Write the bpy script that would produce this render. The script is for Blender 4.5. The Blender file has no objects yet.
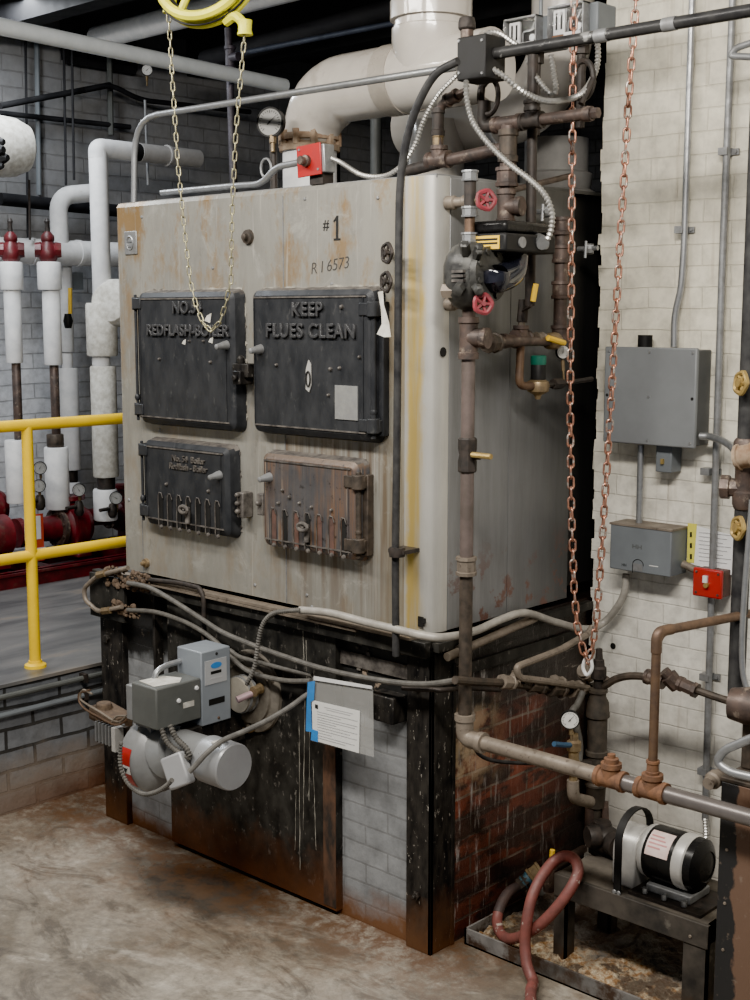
import bpy, bmesh, math, random
from mathutils import Vector, Matrix
random.seed(7)
col = bpy.context.scene.collection
PI = math.pi
# ---------------------------------------------------------------- survey of the place
F=1317.0; YAW=-.7511; PIT=.13996; EYE=2.16
_cy,_sy,_cp,_sp=math.cos(YAW),math.sin(YAW),math.cos(PIT),math.sin(PIT)
FW=Vector((_sy*_cp,_cy*_cp,-_sp)); RT=Vector((_cy,-_sy,0)); UP=RT.cross(FW)
CAM=Vector((2.7464,-3.2160,EYE))
def ray(u,v): return FW+RT*((u-375)/F)-UP*((v-500)/F)
def P(u,v,x=None,y=None,z=None):
    r=ray(u,v)
    k,val=(0,x) if x is not None else (1,y) if y is not None else (2,z)
    return CAM+r*((val-CAM[k])/r[k])
def dep(p): return (Vector(p)-CAM).dot(FW)
def pxm(w,p): return w*dep(p)/F          # metres spanned by w pixels at p
def pts(lst,**k):
    out=[]
    for t in lst:
        if len(t)==2: out.append(P(t[0],t[1],**k))
        elif len(t)==4: out.append(P(t[0],t[1],**{t[2]:t[3]}))
        else: out.append(Vector(t))
    return out
# ---------------------------------------------------------------- materials
def nt(name):
    m=bpy.data.materials.new(name); m.use_nodes=True; t=m.node_tree; t.nodes.clear()
    o=t.nodes.new('ShaderNodeOutputMaterial'); b=t.nodes.new('ShaderNodeBsdfPrincipled')
    t.links.new(b.outputs[0],o.inputs[0]); return m,t,b
def L(t,a,b): t.links.new(a,b)
def ramp(t,fac,stops,interp='LINEAR'):
    r=t.nodes.new('ShaderNodeValToRGB'); r.color_ramp.interpolation=interp
    e=r.color_ramp.elements
    while len(e)<len(stops): e.new(.5)
    for i,(p,c) in enumerate(stops):
        e[i].position=p; e[i].color=(c,c,c,1) if isinstance(c,(int,float)) else (*c,1)
    L(t,fac,r.inputs[0]); return r.outputs[0]
def noise(t,vec,scale,detail=5,rough=.6,dist=0):
    n=t.nodes.new('ShaderNodeTexNoise'); n.inputs['Scale'].default_value=scale
    n.inputs['Detail'].default_value=detail; n.inputs['Roughness'].default_value=rough
    n.inputs['Distortion'].default_value=dist
    if vec is not None: L(t,vec,n.inputs['Vector'])
    return n.outputs['Fac']
def mapping(t,vec,scale=(1,1,1),loc=(0,0,0),rot=(0,0,0)):
    m=t.nodes.new('ShaderNodeMapping'); m.inputs['Scale'].default_value=scale
    m.inputs['Location'].default_value=loc; m.inputs['Rotation'].default_value=rot
    L(t,vec,m.inputs['Vector']); return m.outputs[0]
def pos(t): return t.nodes.new('ShaderNodeNewGeometry').outputs['Position']
def mixc(t,fac,a,b,mode='MIX'):
    m=t.nodes.new('ShaderNodeMix'); m.data_type='RGBA'; m.blend_type=mode
    for s,v in ((m.inputs[0],fac),(m.inputs[6],a),(m.inputs[7],b)):
        if isinstance(v,(int,float)): s.default_value=v
        elif isinstance(v,tuple): s.default_value=(*v,1)
        else: L(t,v,s)
    return m.outputs[2]
def math_(t,op,a,b=0.0):
    m=t.nodes.new('ShaderNodeMath'); m.operation=op
    for s,v in ((m.inputs[0],a),(m.inputs[1],b)):
        if isinstance(v,(int,float)): s.default_value=v
        else: L(t,v,s)
    return m.outputs[0]
def sep(t,vec):
    s=t.nodes.new('ShaderNodeSeparateXYZ'); L(t,vec,s.inputs[0]); return s.outputs
def bump(t,b,h,strength=.3,dist=.01):
    n=t.nodes.new('ShaderNodeBump'); n.inputs['Strength'].default_value=strength
    n.inputs['Distance'].default_value=dist; L(t,h,n.inputs['Height']); L(t,n.outputs[0],b.inputs['Normal'])
def band(t,v,a,b):   # 0 below a, 1 above b
    m=t.nodes.new('ShaderNodeMapRange'); m.inputs[1].default_value=a; m.inputs[2].default_value=b
    L(t,v,m.inputs[0]); return m.outputs[0]
MC={}
def mat(name,c1,c2=None,rough=.5,metal=0,scale=12,bmp=.15,stretch=(1,1,1),spot=None,spotlim=(.6,.68),spotscale=20,low=None,lowz=(0,.2),coat=0,alpha=None):
    if name in MC: return MC[name]
    m,t,b=nt(name); p=pos(t); q=mapping(t,p,stretch)
    n=noise(t,q,scale)
    c2=c2 or tuple(x*.6 for x in c1)
    c=mixc(t,ramp(t,n,[(.35,0),(.65,1)]),c1,c2)
    rr=ramp(t,n,[(.3,max(0,rough-.08)),(.7,min(1,rough+.12))])
    if spot:
        n2=noise(t,mapping(t,p,stretch,(3,1,7)),spotscale,6,.65)
        c=mixc(t,ramp(t,n2,[(spotlim[0],0),(spotlim[1],1)]),c,spot)
    if low:
        z=sep(t,p)[2]; n3=noise(t,p,9,5,.7)
        zz=math_(t,'ADD',z,math_(t,'MULTIPLY',math_(t,'SUBTRACT',n3,.5),.3))
        c=mixc(t,band(t,zz,lowz[1],lowz[0]),c,low)
    L(t,c,b.inputs['Base Color']) if not isinstance(c,tuple) else None
    L(t,rr,b.inputs['Roughness']); b.inputs['Metallic'].default_value=metal
    if max(c1)<.07: b.inputs['Specular IOR Level'].default_value=.2
    if coat: b.inputs['Coat Weight'].default_value=coat
    if alpha is not None: b.inputs['Alpha'].default_value=alpha
    if bmp: bump(t,b,n,bmp,.004)
    MC[name]=m; return m
# ---------------------------------------------------------------- mesh tools
def sm(path,n=6):       # catmull-rom
    p=[Vector(a) for a in path]; q=[p[0]*2-p[1]]+p+[p[-1]*2-p[-2]]; out=[]
    for i in range(1,len(q)-2):
        a,b,c,d=q[i-1:i+3]
        for k in range(n):
            s=k/n; out.append(.5*((2*b)+(c-a)*s+(2*a-5*b+4*c-d)*s*s+(3*b-a-3*c+d)*s**3))
    out.append(p[-1]); return out
def fil(path,f,n=5):    # rounded corners
    p=[Vector(a) for a in path]; out=[p[0]]
    for i in range(1,len(p)-1):
        a,b,c=p[i-1:i+2]; d1=a-b; d2=c-b
        g=min(f,d1.length*.45,d2.length*.45)
        s=b+d1.normalized()*g; e=b+d2.normalized()*g
        for k in range(n+1):
            w=k/n; out.append(s*(1-w)**2+b*2*w*(1-w)+e*w*w)
    out.append(p[-1]); return out
def sweep(bm,path,r,seg=10,mi=0,closed=False,rib=None,radii=None):
    path=[Vector(a) for a in path]
    if rib:              # resample with ripples
        ln=[0]
        for a,b in zip(path,path[1:]): ln.append(ln[-1]+(b-a).length)
        n=int(ln[-1]/(rib/2))+1; new=[]; rad=[]; j=0
        for i in range(n+1):
            s=ln[-1]*i/n
            while j<len(ln)-2 and ln[j+1]<s: j+=1
            w=(s-ln[j])/max(1e-6,ln[j+1]-ln[j]); new.append(path[j].lerp(path[j+1],min(1,w))); rad.append(r*1.05 if i%2 else r*.66)
        path=new; radii=rad
    n=len(path); T=[]
    for i in range(n):
        if closed: d=path[(i+1)%n]-path[i-1]
        else: d=path[min(i+1,n-1)]-path[max(i-1,0)]
        T.append(d.normalized() if d.length>1e-9 else Vector((0,0,1)))
    N=T[0].orthogonal().normalized(); rings=[]
    for i in range(n):
        N=(N-T[i]*N.dot(T[i])).normalized(); B=T[i].cross(N); rr=radii[i] if radii else r
        rings.append([bm.verts.new(path[i]+(N*math.cos(2*PI*k/seg)+B*math.sin(2*PI*k/seg))*rr) for k in range(seg)])
    for i in range(n if closed else n-1):
        a,b=rings[i],rings[(i+1)%n]
        if closed and i==n-1:
            o=min(range(seg),key=lambda s:(a[0].co-b[s].co).length); b=b[o:]+b[:o]
        for k in range(seg):
            f=bm.faces.new((a[k],a[(k+1)%seg],b[(k+1)%seg],b[k])); f.material_index=mi
    if not closed:
        bm.faces.new(rings[0][::-1]).material_index=mi; bm.faces.new(rings[-1]).material_index=mi
def frame(ax):
    ax=Vector(ax).normalized()
    h=Vector((0,0,1)) if abs(ax.z)<.9 else Vector((1,0,0))
    u=h.cross(ax).normalized(); return u,ax.cross(u),ax
def lathe(bm,prof,o,ax,seg=20,mi=0,ph=0):   # prof = (radius, height)
    u,v,w=frame(ax); o=Vector(o); rings=[]
    for r,h in prof:
        r=max(r,1e-5); rings.append([bm.verts.new(o+w*h+(u*math.cos(2*PI*k/seg+ph)+v*math.sin(2*PI*k/seg+ph))*r) for k in range(seg)])
    for a,b in zip(rings,rings[1:]):
        for k in range(seg):
            bm.faces.new((a[k],a[(k+1)%seg],b[(k+1)%seg],b[k])).material_index=mi
    bm.faces.new(rings[0][::-1]).material_index=mi; bm.faces.new(rings[-1]).material_index=mi
def cyl(bm,a,b,r,seg=16,mi=0,r2=None):
    a=Vector(a);b=Vector(b); lathe(bm,[(r,0),(r2 if r2 is not None else r,(b-a).length)],a,b-a,seg,mi)
def box(bm,a,b,mi=0,R=None,o=None):
    x0,x1=sorted((a[0],b[0]));y0,y1=sorted((a[1],b[1]));z0,z1=sorted((a[2],b[2]))
    v=[Vector((x,y,z)) for x in (x0,x1) for y in (y0,y1) for z in (z0,z1)]
    if R is not None:
        o=Vector(o) if o is not None else Vector(((x0+x1)/2,(y0+y1)/2,(z0+z1)/2)); v=[o+R@(q-o) for q in v]
    v=[bm.verts.new(q) for q in v]
    for f in ((0,1,3,2),(4,6,7,5),(0,4,5,1),(2,3,7,6),(0,2,6,4),(1,5,7,3)):
        bm.faces.new([v[i] for i in f]).material_index=mi
def prism(bm,poly,d,mi=0):     # planar loop pushed along d
    d=Vector(d); a=[bm.verts.new(Vector(p)) for p in poly]; b=[bm.verts.new(Vector(p)+d) for p in poly]; n=len(a)
    bm.faces.new(a).material_index=mi; bm.faces.new(b[::-1]).material_index=mi
    for i in range(n): bm.faces.new((a[(i+1)%n],a[i],b[i],b[(i+1)%n])).material_index=mi
def hexb(bm,o,ax,r,h,mi=0): lathe(bm,[(r,0),(r,h)],o,ax,6,mi)
def B(): return bmesh.new()
def wloc(o):
    v=Vector((0,0,0))
    while o: v=v+o.location; o=o.parent
    return v
def mk(name,bm,mats,parent=None,label=None,cat=None,group=None,kind=None,bev=0,ang=35,origin=None):
    if not isinstance(mats,(list,tuple)): mats=[mats]
    bmesh.ops.recalc_face_normals(bm,faces=bm.faces[:])
    if parent is not None: off=wloc(parent)
    elif origin is not None: off=Vector(origin)
    elif kind=='structure': off=Vector((0,0,0))
    else:
        xs=[v.co for v in bm.verts]; off=Vector(((min(c.x for c in xs)+max(c.x for c in xs))/2,(min(c.y for c in xs)+max(c.y for c in xs))/2,min(c.z for c in xs)))
    for v in bm.verts: v.co-=off
    me=bpy.data.meshes.new(name); bm.to_mesh(me); bm.free()
    for m in mats: me.materials.append(m)
    for p in me.polygons: p.use_smooth=True
    me.set_sharp_from_angle(angle=math.radians(ang))
    o=bpy.data.objects.new(name,me); col.objects.link(o)
    if parent is not None: o.parent=parent
    else: o.location=off
    if bev:
        md=o.modifiers.new('bevel','BEVEL'); md.width=bev; md.segments=2; md.limit_method='ANGLE'; md.angle_limit=math.radians(40)
    if label: o['label']=label
    if cat: o['category']=cat
    if group: o['group']=group
    if kind: o['kind']=kind
    return o
def thing(name,label,cat,loc,group=None):
    o=bpy.data.objects.new(name,None); o.empty_display_size=.05; o.location=Vector(loc); col.objects.link(o)
    o['label']=label; o['category']=cat
    if group: o['group']=group
    return o
def tube(name,path,w,m,parent=None,px=True,smooth=False,f=.05,seg=12,rib=None,**k):
    path=[Vector(a) for a in path]
    r=pxm(w,path[len(path)//2])/2 if px else w
    bm=B(); sweep(bm,sm(path) if smooth else fil(path,f),r,seg,rib=rib)
    return mk(name,bm,m,parent,**k)
_fc={}
def text(name,s,size,o,ux,uy,m,parent,ext=.003,bevel=0,kern=1.0,sx=1.0,off_=.003,**k):
    cu=bpy.data.curves.new(name,'FONT'); cu.body=s; cu.size=size; cu.extrude=ext; cu.align_x='CENTER'; cu.align_y='CENTER'
    cu.bevel_depth=bevel; cu.space_character=kern; cu.offset=size*off_
    t=bpy.data.objects.new('tmp',cu); col.objects.link(t)
    bpy.context.view_layer.update()
    me=bpy.data.meshes.new_from_object(t.evaluated_get(bpy.context.evaluated_depsgraph_get()))
    bpy.data.objects.remove(t); me.name=name
    ux=Vector(ux).normalized(); uy=Vector(uy).normalized(); uz=ux.cross(uy)
    off=wloc(parent) if parent else Vector((0,0,0)); o=Vector(o)
    for v in me.vertices: v.co=o+ux*v.co.x*sx+uy*v.co.y+uz*v.co.z-off
    me.materials.clear(); me.materials.append(m)
    ob=bpy.data.objects.new(name,me); col.objects.link(ob); ob.parent=parent
    return ob
def flange(bm,o,ax,r,th,nb=6,br=None,mi=0,bmi=0):
    lathe(bm,[(r,0),(r,th)],o,ax,24,mi); u,v,w=frame(ax); br=br or r*.12
    for k in range(nb):
        a=2*PI*k/nb+.3; c=Vector(o)+(u*math.cos(a)+v*math.sin(a))*r*.82
        hexb(bm,c-w*br*.6,w,br,th+br*1.2,bmi)
def wheel(bm,o,ax,r,wire,spokes=5,mi=0,hub=None):
    u,v,w=frame(ax); o=Vector(o)
    sweep(bm,[o+(u*math.cos(2*PI*k/20)+v*math.sin(2*PI*k/20))*r*(1+.06*math.cos(5*2*PI*k/20)) for k in range(20)],wire,6,mi,closed=True)
    for k in range(spokes):
        a=2*PI*k/spokes; sweep(bm,[o,o+(u*math.cos(a)+v*math.sin(a))*r],wire*.75,6,mi)
    cyl(bm,o-w*wire*1.6,o+w*wire*1.6,hub or r*.28,8,mi)
def gauge(label,c,n,r,stem_to,group='dial gauges',face=None,needle=40):
    n=Vector(n).normalized(); c=Vector(c)
    g=thing('pressure_gauge',label,'gauge',stem_to,None)
    bm=B(); lathe(bm,[(r*.9,-r*.55),(r,-r*.45),(r*1.02,0),(r*1.02,r*.06),(r*.9,r*.06),(r*.9,0)],c,n,28); mk('gauge_case',bm,M['blackplastic'],g)
    bm=B(); lathe(bm,[(r*.9,0),(r*.9,r*.03)],c,n,28)
    d=mk('dial_face',bm,face or M['dial'],g)
    u,v,w=frame(n); bm=B(); o=c+w*r*.05
    for k in range(21):
        a=math.radians(-45+270*k/20); dd=u*math.cos(a)+v*math.sin(a); q=u*-math.sin(a)+v*math.cos(a)
        p0=o+dd*r*(.68 if k%5 else .6); p1=o+dd*r*.8; t=r*.02
        prism(bm,[p0-q*t,p1-q*t,p1+q*t,p0+q*t],w*r*.01)
    mk('scale_marks',bm,M['ink'],g)
    a=math.radians(needle); dd=u*math.cos(a)+v*math.sin(a); q=w.cross(dd); bm=B()
    prism(bm,[o-dd*r*.25-q*r*.04,o+dd*r*.7,o-dd*r*.25+q*r*.04],w*r*.02); cyl(bm,o,o+w*r*.06,r*.07,10)
    mk('needle',bm,M['ink'],g)
    bm=B(); e=Vector(stem_to); s=c-n*r*.25+(e-c).normalized()*r*.7
    cyl(bm,s,e,r*.14); hexb(bm,s.lerp(e,.15),e-s,r*.25,(e-s).length*.4); mk('stem',bm,M['brass'],g)
    return g
M={}
M['galv']=mat('galvanized_steel',(.42,.43,.44),(.30,.31,.32),.38,.75,30,.05)
M['galvdull']=mat('dull_conduit',(.30,.31,.32),(.20,.2,.2),.5,.5,25,.08)
M['iron']=mat('black_iron',(.035,.033,.032),(.06,.05,.045),.5,.3,40,.2)
M['brownpipe']=mat('brown_steel_pipe',(.115,.080,.066),(.050,.040,.037),.5,.35,22,.35,spot=(.24,.19,.15),spotlim=(.58,.68),spotscale=30)
M['darkpipe']=mat('dark_steel_pipe',(.05,.045,.04),(.10,.08,.065),.5,.4,30,.3)
M['orangerust']=mat('orange_rust',(.22,.105,.052),(.12,.062,.038),.8,.1,40,.4)
M['copper']=mat('aged_copper',(.20,.125,.08),(.12,.08,.06),.45,.6,25,.15)
M['tanpipe']=mat('tan_dusty_pipe',(.24,.20,.16),(.14,.115,.09),.55,.25,14,.2,spot=(.09,.07,.055),spotlim=(.58,.68),spotscale=55)
M['copperlink']=mat('copper_chain',(.60,.30,.20),(.26,.13,.10),.4,.8,60,.1,spot=(.50,.46,.42),spotlim=(.54,.6),spotscale=45)
M['chainsteel']=mat('yellowed_chain',(.50,.47,.28),(.22,.20,.14),.4,.6,60,.1)
M['brass']=mat('dirty_brass',(.30,.22,.12),(.18,.13,.08),.45,.6,40,.2)
M['brasswheel']=mat('yellow_brass',(.45,.33,.11),(.3,.2,.07),.45,.5,40,.2)
M['blackplastic']=mat('black_plastic',(.013,.013,.014),(.022,.022,.022),.5,0,20,.03)
M['cable']=mat('black_cable',(.022,.022,.024),(.05,.05,.05),.45,0,20,.05)
M['greycable']=mat('dusty_grey_cable',(.125,.118,.105),(.07,.066,.06),.6,0,30,.15)
M['dial']=mat('dial_white',(.75,.75,.72),(.65,.65,.62),.4,0,10,0)
M['dialgrey']=mat('dial_grey',(.28,.28,.27),(.20,.20,.19),.4,0,10,0)
M['ink']=mat('black_ink',(.015,.015,.015),(.02,.02,.02),.6,0,10,0)
M['redwheel']=mat('red_wheel',(.26,.03,.045),(.15,.03,.035),.5,0,50,.3)
M['red']=mat('red_box_paint',(.42,.012,.012),(.33,.012,.012),.4,0,10,.05)
M['pumpred']=mat('dark_red_paint',(.13,.014,.02),(.055,.010,.011),.4,0,12,.2,spot=(.10,.06,.045),spotlim=(.58,.70),spotscale=10)
M['yellow']=mat('yellow_paint',(.92,.62,.0),(.82,.53,.0),.4,0,8,.05,spot=(.35,.25,.06),spotlim=(.72,.76),spotscale=14)
M['wheelyellow']=mat('yellow_green_paint',(.82,.78,.03),(.58,.56,.03),.45,0,10,.1,spot=(.12,.11,.05),spotlim=(.62,.68))
M['insul']=mat('white_pipe_jacket',(.74,.74,.74),(.60,.61,.62),.6,0,14,.4,spot=(.45,.42,.37),spotlim=(.66,.76))
M['insulrough']=mat('rough_plaster_insulation',(.62,.61,.56),(.42,.40,.35),.8,0,30,.8,spot=(.2,.15,.1),spotlim=(.68,.74))
M['white']=mat('white_pipe_paint',(.70,.74,.76),(.60,.64,.66),.4,0,10,.05)
M['cream']=mat('cream_duct_jacket',(.62,.58,.52),(.52,.48,.43),.16,0,5,.12,spot=(.36,.31,.26),spotlim=(.62,.75),spotscale=4,coat=.5)
M['blackpaint']=mat('black_steel_plate',(.014,.014,.014),(.040,.039,.036),.42,.1,6,.2,(3,3,1.9),spot=(.13,.12,.11),spotlim=(.60,.70),spotscale=16,low=(.12,.055,.03),lowz=(.0,.24))
M['post']=mat('post_black_paint',(.011,.011,.012),(.038,.035,.032),.38,.1,8,.25,(4,4,1.6),spot=(.30,.28,.25),spotlim=(.64,.67),spotscale=22,low=(.11,.055,.03),lowz=(.0,.22))
M['cast']=mat('cast_iron_door',(.026,.028,.032),(.042,.044,.048),.42,.25,9,.2,(2.5,2.5,1.2),spot=(.10,.10,.098),spotlim=(.60,.80),spotscale=14)
M['castedge']=mat('cast_dust_and_highlight',(.16,.145,.13),(.045,.04,.038),.55,.2,30,.4)  # dust tone that also serves for painted edge highlights on doors and slots
M['letters']=mat('highlit_raised_letters',(.085,.086,.09),(.045,.046,.05),.35,.4,40,.2)  # letters paler than the doors, their dust and highlights put into the colour
M['rustdoor']=mat('rust_streaked_door',(.050,.052,.058),(.095,.065,.05),.42,.25,5,.3,(9,9,.5),spot=(.30,.19,.11),spotlim=(.52,.72),spotscale=9)
M['greybox']=mat('grey_enclosure',(.22,.235,.245),(.19,.20,.21),.45,.1,6,.02)
M['darkgrey']=mat('dark_grey_box',(.11,.115,.11),(.085,.09,.085),.5,.1,8,.05,spot=(.2,.2,.18),spotlim=(.68,.72))
M['bluegrey']=mat('blue_grey_box',(.24,.27,.30),(.20,.22,.25),.45,.1,8,.05)
M['relaygrey']=mat('steel_grey_relay',(.17,.19,.205),(.14,.155,.17),.45,.1,6,.03)
M['motorgrey']=mat('grey_motor_paint',(.25,.26,.265),(.19,.19,.19),.4,.2,10,.1)
M['paper']=mat('white_paper',(.72,.72,.70),(.66,.66,.64),.7,0,10,0)
M['paperyellow']=mat('yellow_paper',(.75,.70,.10),(.65,.6,.08),.7,0,10,0)
M['blue']=mat('blue_tape',(.03,.22,.58),(.03,.17,.45),.6,0,20,.05)
M['ink2']=mat('faded_print',(.46,.46,.47),(.40,.40,.41),.7,0,10,0)
M['handle']=mat('dark_lever',(.05,.05,.055),(.09,.08,.07),.5,.3,30,.1)
M['green']=mat('green_cap',(.01,.14,.09),(.01,.1,.07),.4,0,20,.05)
M['labelyellow']=mat('yellow_label',(.85,.55,.04),(.8,.5,.03),.5,0,10,0)
M['hose']=mat('red_rubber_hose',(.22,.07,.06),(.12,.045,.04),.5,0,18,.3,spot=(.42,.36,.31),spotlim=(.62,.66),spotscale=16)
M['hosedark']=mat('dirty_hose_end',(.07,.045,.04),(.04,.03,.03),.6,0,20,.2)
M['stand']=mat('stand_steel',(.035,.034,.033),(.085,.075,.065),.5,.2,10,.2,spot=(.22,.20,.17),spotlim=(.62,.72),spotscale=7,low=(.08,.05,.035),lowz=(0,.08))
M['pan']=mat('pan_steel',(.055,.05,.045),(.26,.25,.24),.6,.2,5,.3,spot=(.06,.04,.03),spotlim=(.46,.56),spotscale=7)
M['motorblack']=mat('gloss_black_motor',(.012,.012,.013),(.018,.018,.018),.25,.1,10,.02)
M['alu']=mat('cast_aluminium',(.62,.61,.58),(.50,.49,.47),.4,.4,20,.05)
M['motorlabel']=mat('motor_label',(.70,.58,.55),(.62,.45,.42),.4,0,20,0)
M['lwco']=mat('black_cast_valve',(.045,.045,.045),(.085,.085,.08),.4,.4,40,.5)
M['gloss']=mat('gloss_black_enamel',(.012,.014,.02),(.02,.02,.03),.12,.2,10,.02,coat=.6)
M['flexm']=mat('flexible_conduit',(.50,.50,.48),(.35,.34,.32),.35,.7,30,.05)
M['coil']=mat('silver_coil_tube',(.55,.57,.58),(.42,.43,.44),.3,.8,30,.05)
M['darkbg']=mat('sooty_dark_metal',(.02,.02,.022),(.03,.03,.032),.6,.1,10,.1)
M['purplepipe']=mat('grimy_purple_pipe',(.075,.065,.08),(.04,.036,.042),.5,.3,20,.2)
M['rusty']=mat('rusty_flange',(.20,.12,.07),(.36,.28,.20),.85,.1,25,.6)
M['debris']=mat('brown_debris',(.075,.05,.035),(.13,.09,.06),.95,0,60,.8)
def glassy(name,c,rough,alpha):
    m,t,b=nt(name); b.inputs['Base Color'].default_value=(*c,1); b.inputs['Roughness'].default_value=rough; b.inputs['Alpha'].default_value=alpha; return m
M['clear']=glassy('clear_plastic',(.55,.55,.53),.1,.26)
M['glass']=glassy('clear_cover',(.1,.1,.1),.05,.03)
# jacket steel: brushed grey with rust tinted streaks, yellow run at the corner
def jacket(name,kind):
    m,t,b=nt(name); p=pos(t); s=sep(t,p)
    n=noise(t,mapping(t,p,(16,16,1.6)),1.0,7,.7) if kind!='front' else noise(t,mapping(t,p,(9,9,2.2)),1.0,8,.72,.3); n2=noise(t,p,2.2,5,.6)
    base={'front':((.33,.32,.285),(.18,.175,.158)),'side':((.27,.275,.28),(.16,.16,.16)),'corner':((.55,.54,.50),(.38,.37,.34)),'rear':((.035,.035,.036),(.02,.02,.02))}[kind]  # paler corner steel paints its highlight; near-black rear steel paints the dark back
    c=mixc(t,ramp(t,n,[(.35,0),(.8,1)]),base[0],base[1])
    c=mixc(t,ramp(t,n2,[(.45,0),(.75,.5)]),c,tuple(v*1.25 for v in base[0]))
    if kind=='front':
        n3=noise(t,mapping(t,p,(3.5,3.5,1.6),(4,0,2)),1.6,7,.7)
        up=band(t,s[2],1.8,2.62)
        f=math_(t,'MULTIPLY',ramp(t,n3,[(.50,0),(.60,1)]),math_(t,'ADD',math_(t,'MULTIPLY',up,.75),.30))
        c=mixc(t,f,c,(.26,.165,.07)); vs=ramp(t,noise(t,mapping(t,p,(45,45,1.6),(0,2,0)),1.0,4,.6),[(.60,0),(.68,.6)]); c=mixc(t,vs,c,(.50,.47,.42))
        # soot and rust runs under the doors
        n4=noise(t,mapping(t,p,(30,30,1.2),(1,5,0)),1.0,4,.6)
        rng=math_(t,'MULTIPLY',band(t,s[0],-.90,-.70),math_(t,'MULTIPLY',band(t,s[2],1.76,1.70),math_(t,'ADD',.35,math_(t,'MULTIPLY',band(t,s[2],1.12,1.36),.65))))
        c=mixc(t,math_(t,'MULTIPLY',ramp(t,n4,[(.44,0),(.60,.85)]),math_(t,'MULTIPLY',rng,.9)),c,(.12,.075,.042))
        c=mixc(t,math_(t,'MULTIPLY',band(t,s[0],-.26,-.12),.30),c,(.34,.27,.13))
        n5=noise(t,p,7,7,.75,.6); c=mixc(t,ramp(t,n5,[(.56,0),(.66,.55)]),c,(.42,.41,.37)); n6=noise(t,mapping(t,p,(1,1,.5),(9,0,4)),11,7,.75); c=mixc(t,ramp(t,n6,[(.60,0),(.70,.55)]),c,(.12,.10,.08))
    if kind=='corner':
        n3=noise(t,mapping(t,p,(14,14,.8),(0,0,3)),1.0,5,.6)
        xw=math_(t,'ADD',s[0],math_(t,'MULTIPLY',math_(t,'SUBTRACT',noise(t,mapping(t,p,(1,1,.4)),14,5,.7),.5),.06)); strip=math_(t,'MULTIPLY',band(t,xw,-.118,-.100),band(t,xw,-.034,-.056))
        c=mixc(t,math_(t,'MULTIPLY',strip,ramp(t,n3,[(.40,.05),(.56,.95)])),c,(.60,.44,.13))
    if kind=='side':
        c=mixc(t,band(t,s[1],.18,.85),c,(.055,.055,.055))  # side darkens to the back: fall-off of light painted into its colour
        n3=noise(t,p,9,6,.7); lo=band(t,s[2],1.42,1.2)
        c=mixc(t,math_(t,'MULTIPLY',lo,ramp(t,n3,[(.55,0),(.6,1)])),c,(.16,.09,.075))
    L(t,c,b.inputs['Base Color']); b.inputs['Metallic'].default_value=.35 if kind!='corner' else .55
    L(t,ramp(t,n,[(.3,.36),(.7,.58)]),b.inputs['Roughness']); bump(t,b,n2,.25,.01)
    return m
M['jfront']=jacket('jacket_front_steel','front'); M['jside']=jacket('jacket_side_steel','side')
M['jcorner']=jacket('jacket_corner_steel','corner'); M['jrear']=jacket('jacket_rear_steel','rear')
def brick(name,ax,c1,c2,mortar,rowh=.073,bw=.215,msize=.006,strength=.5,extra=None,rough=.6,ms=.1):
    m,t,b=nt(name); p=pos(t); s=sep(t,p)
    cb=t.nodes.new('ShaderNodeCombineXYZ'); wob=noise(t,p,2.5,3,.5)
    w2=math_(t,'MULTIPLY',math_(t,'SUBTRACT',wob,.5),.03)
    L(t,math_(t,'ADD',s[0 if ax=='x' else 1],w2),cb.inputs[0]); L(t,math_(t,'ADD',s[2],w2),cb.inputs[1])
    bt=t.nodes.new('ShaderNodeTexBrick'); L(t,cb.outputs[0],bt.inputs['Vector'])
    for k,v in (('Scale',1),('Brick Width',bw),('Row Height',rowh),('Mortar Size',msize),('Mortar Smooth',ms),('Bias',0)): bt.inputs[k].default_value=v
    bt.inputs['Color1'].default_value=(*c1,1); bt.inputs['Color2'].default_value=(*c2,1); bt.inputs['Mortar'].default_value=(*mortar,1)
    c=bt.outputs['Color']; n=noise(t,p,14,6,.65); n0=noise(t,p,1.6,5,.6)
    c=mixc(t,.6,c,ramp(t,n,[(.25,.35),(.6,1.1)]),'MULTIPLY')
    if extra: c=extra(t,p,s,c,n,n0)
    L(t,c,b.inputs['Base Color']); b.inputs['Roughness'].default_value=rough
    h=math_(t,'ADD',math_(t,'MULTIPLY',bt.outputs['Fac'],-1.0),math_(t,'MULTIPLY',n,.8))
    bump(t,b,h,strength,.008); return m
def ex_white(t,p,s,c,n,n0):
    c=mixc(t,band(t,s[2],1.2,2.1),c,mixc(t,1.0,c,(.94,.91,.82),'MULTIPLY'))
    c=mixc(t,ramp(t,n0,[(.4,0),(.75,.55)]),c,(.44,.41,.34))
    f=ramp(t,noise(t,mapping(t,p,(40,40,2.5)),1,3,.5),[(.60,0),(.72,.30)])
    c=mixc(t,f,c,(.30,.24,.17))
    c=mixc(t,ramp(t,noise(t,p,34,3,.6),[(.74,0),(.78,.8)]),c,(.22,.12,.08))
    return mixc(t,band(t,s[2],.40,.1),c,(.45,.42,.37))
M['whitebrick']=brick('white_painted_brick','x',(.84,.82,.75),(.78,.76,.69),(.73,.71,.64),.075,.215,.003,.6,ex_white,.6,.5)
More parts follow.
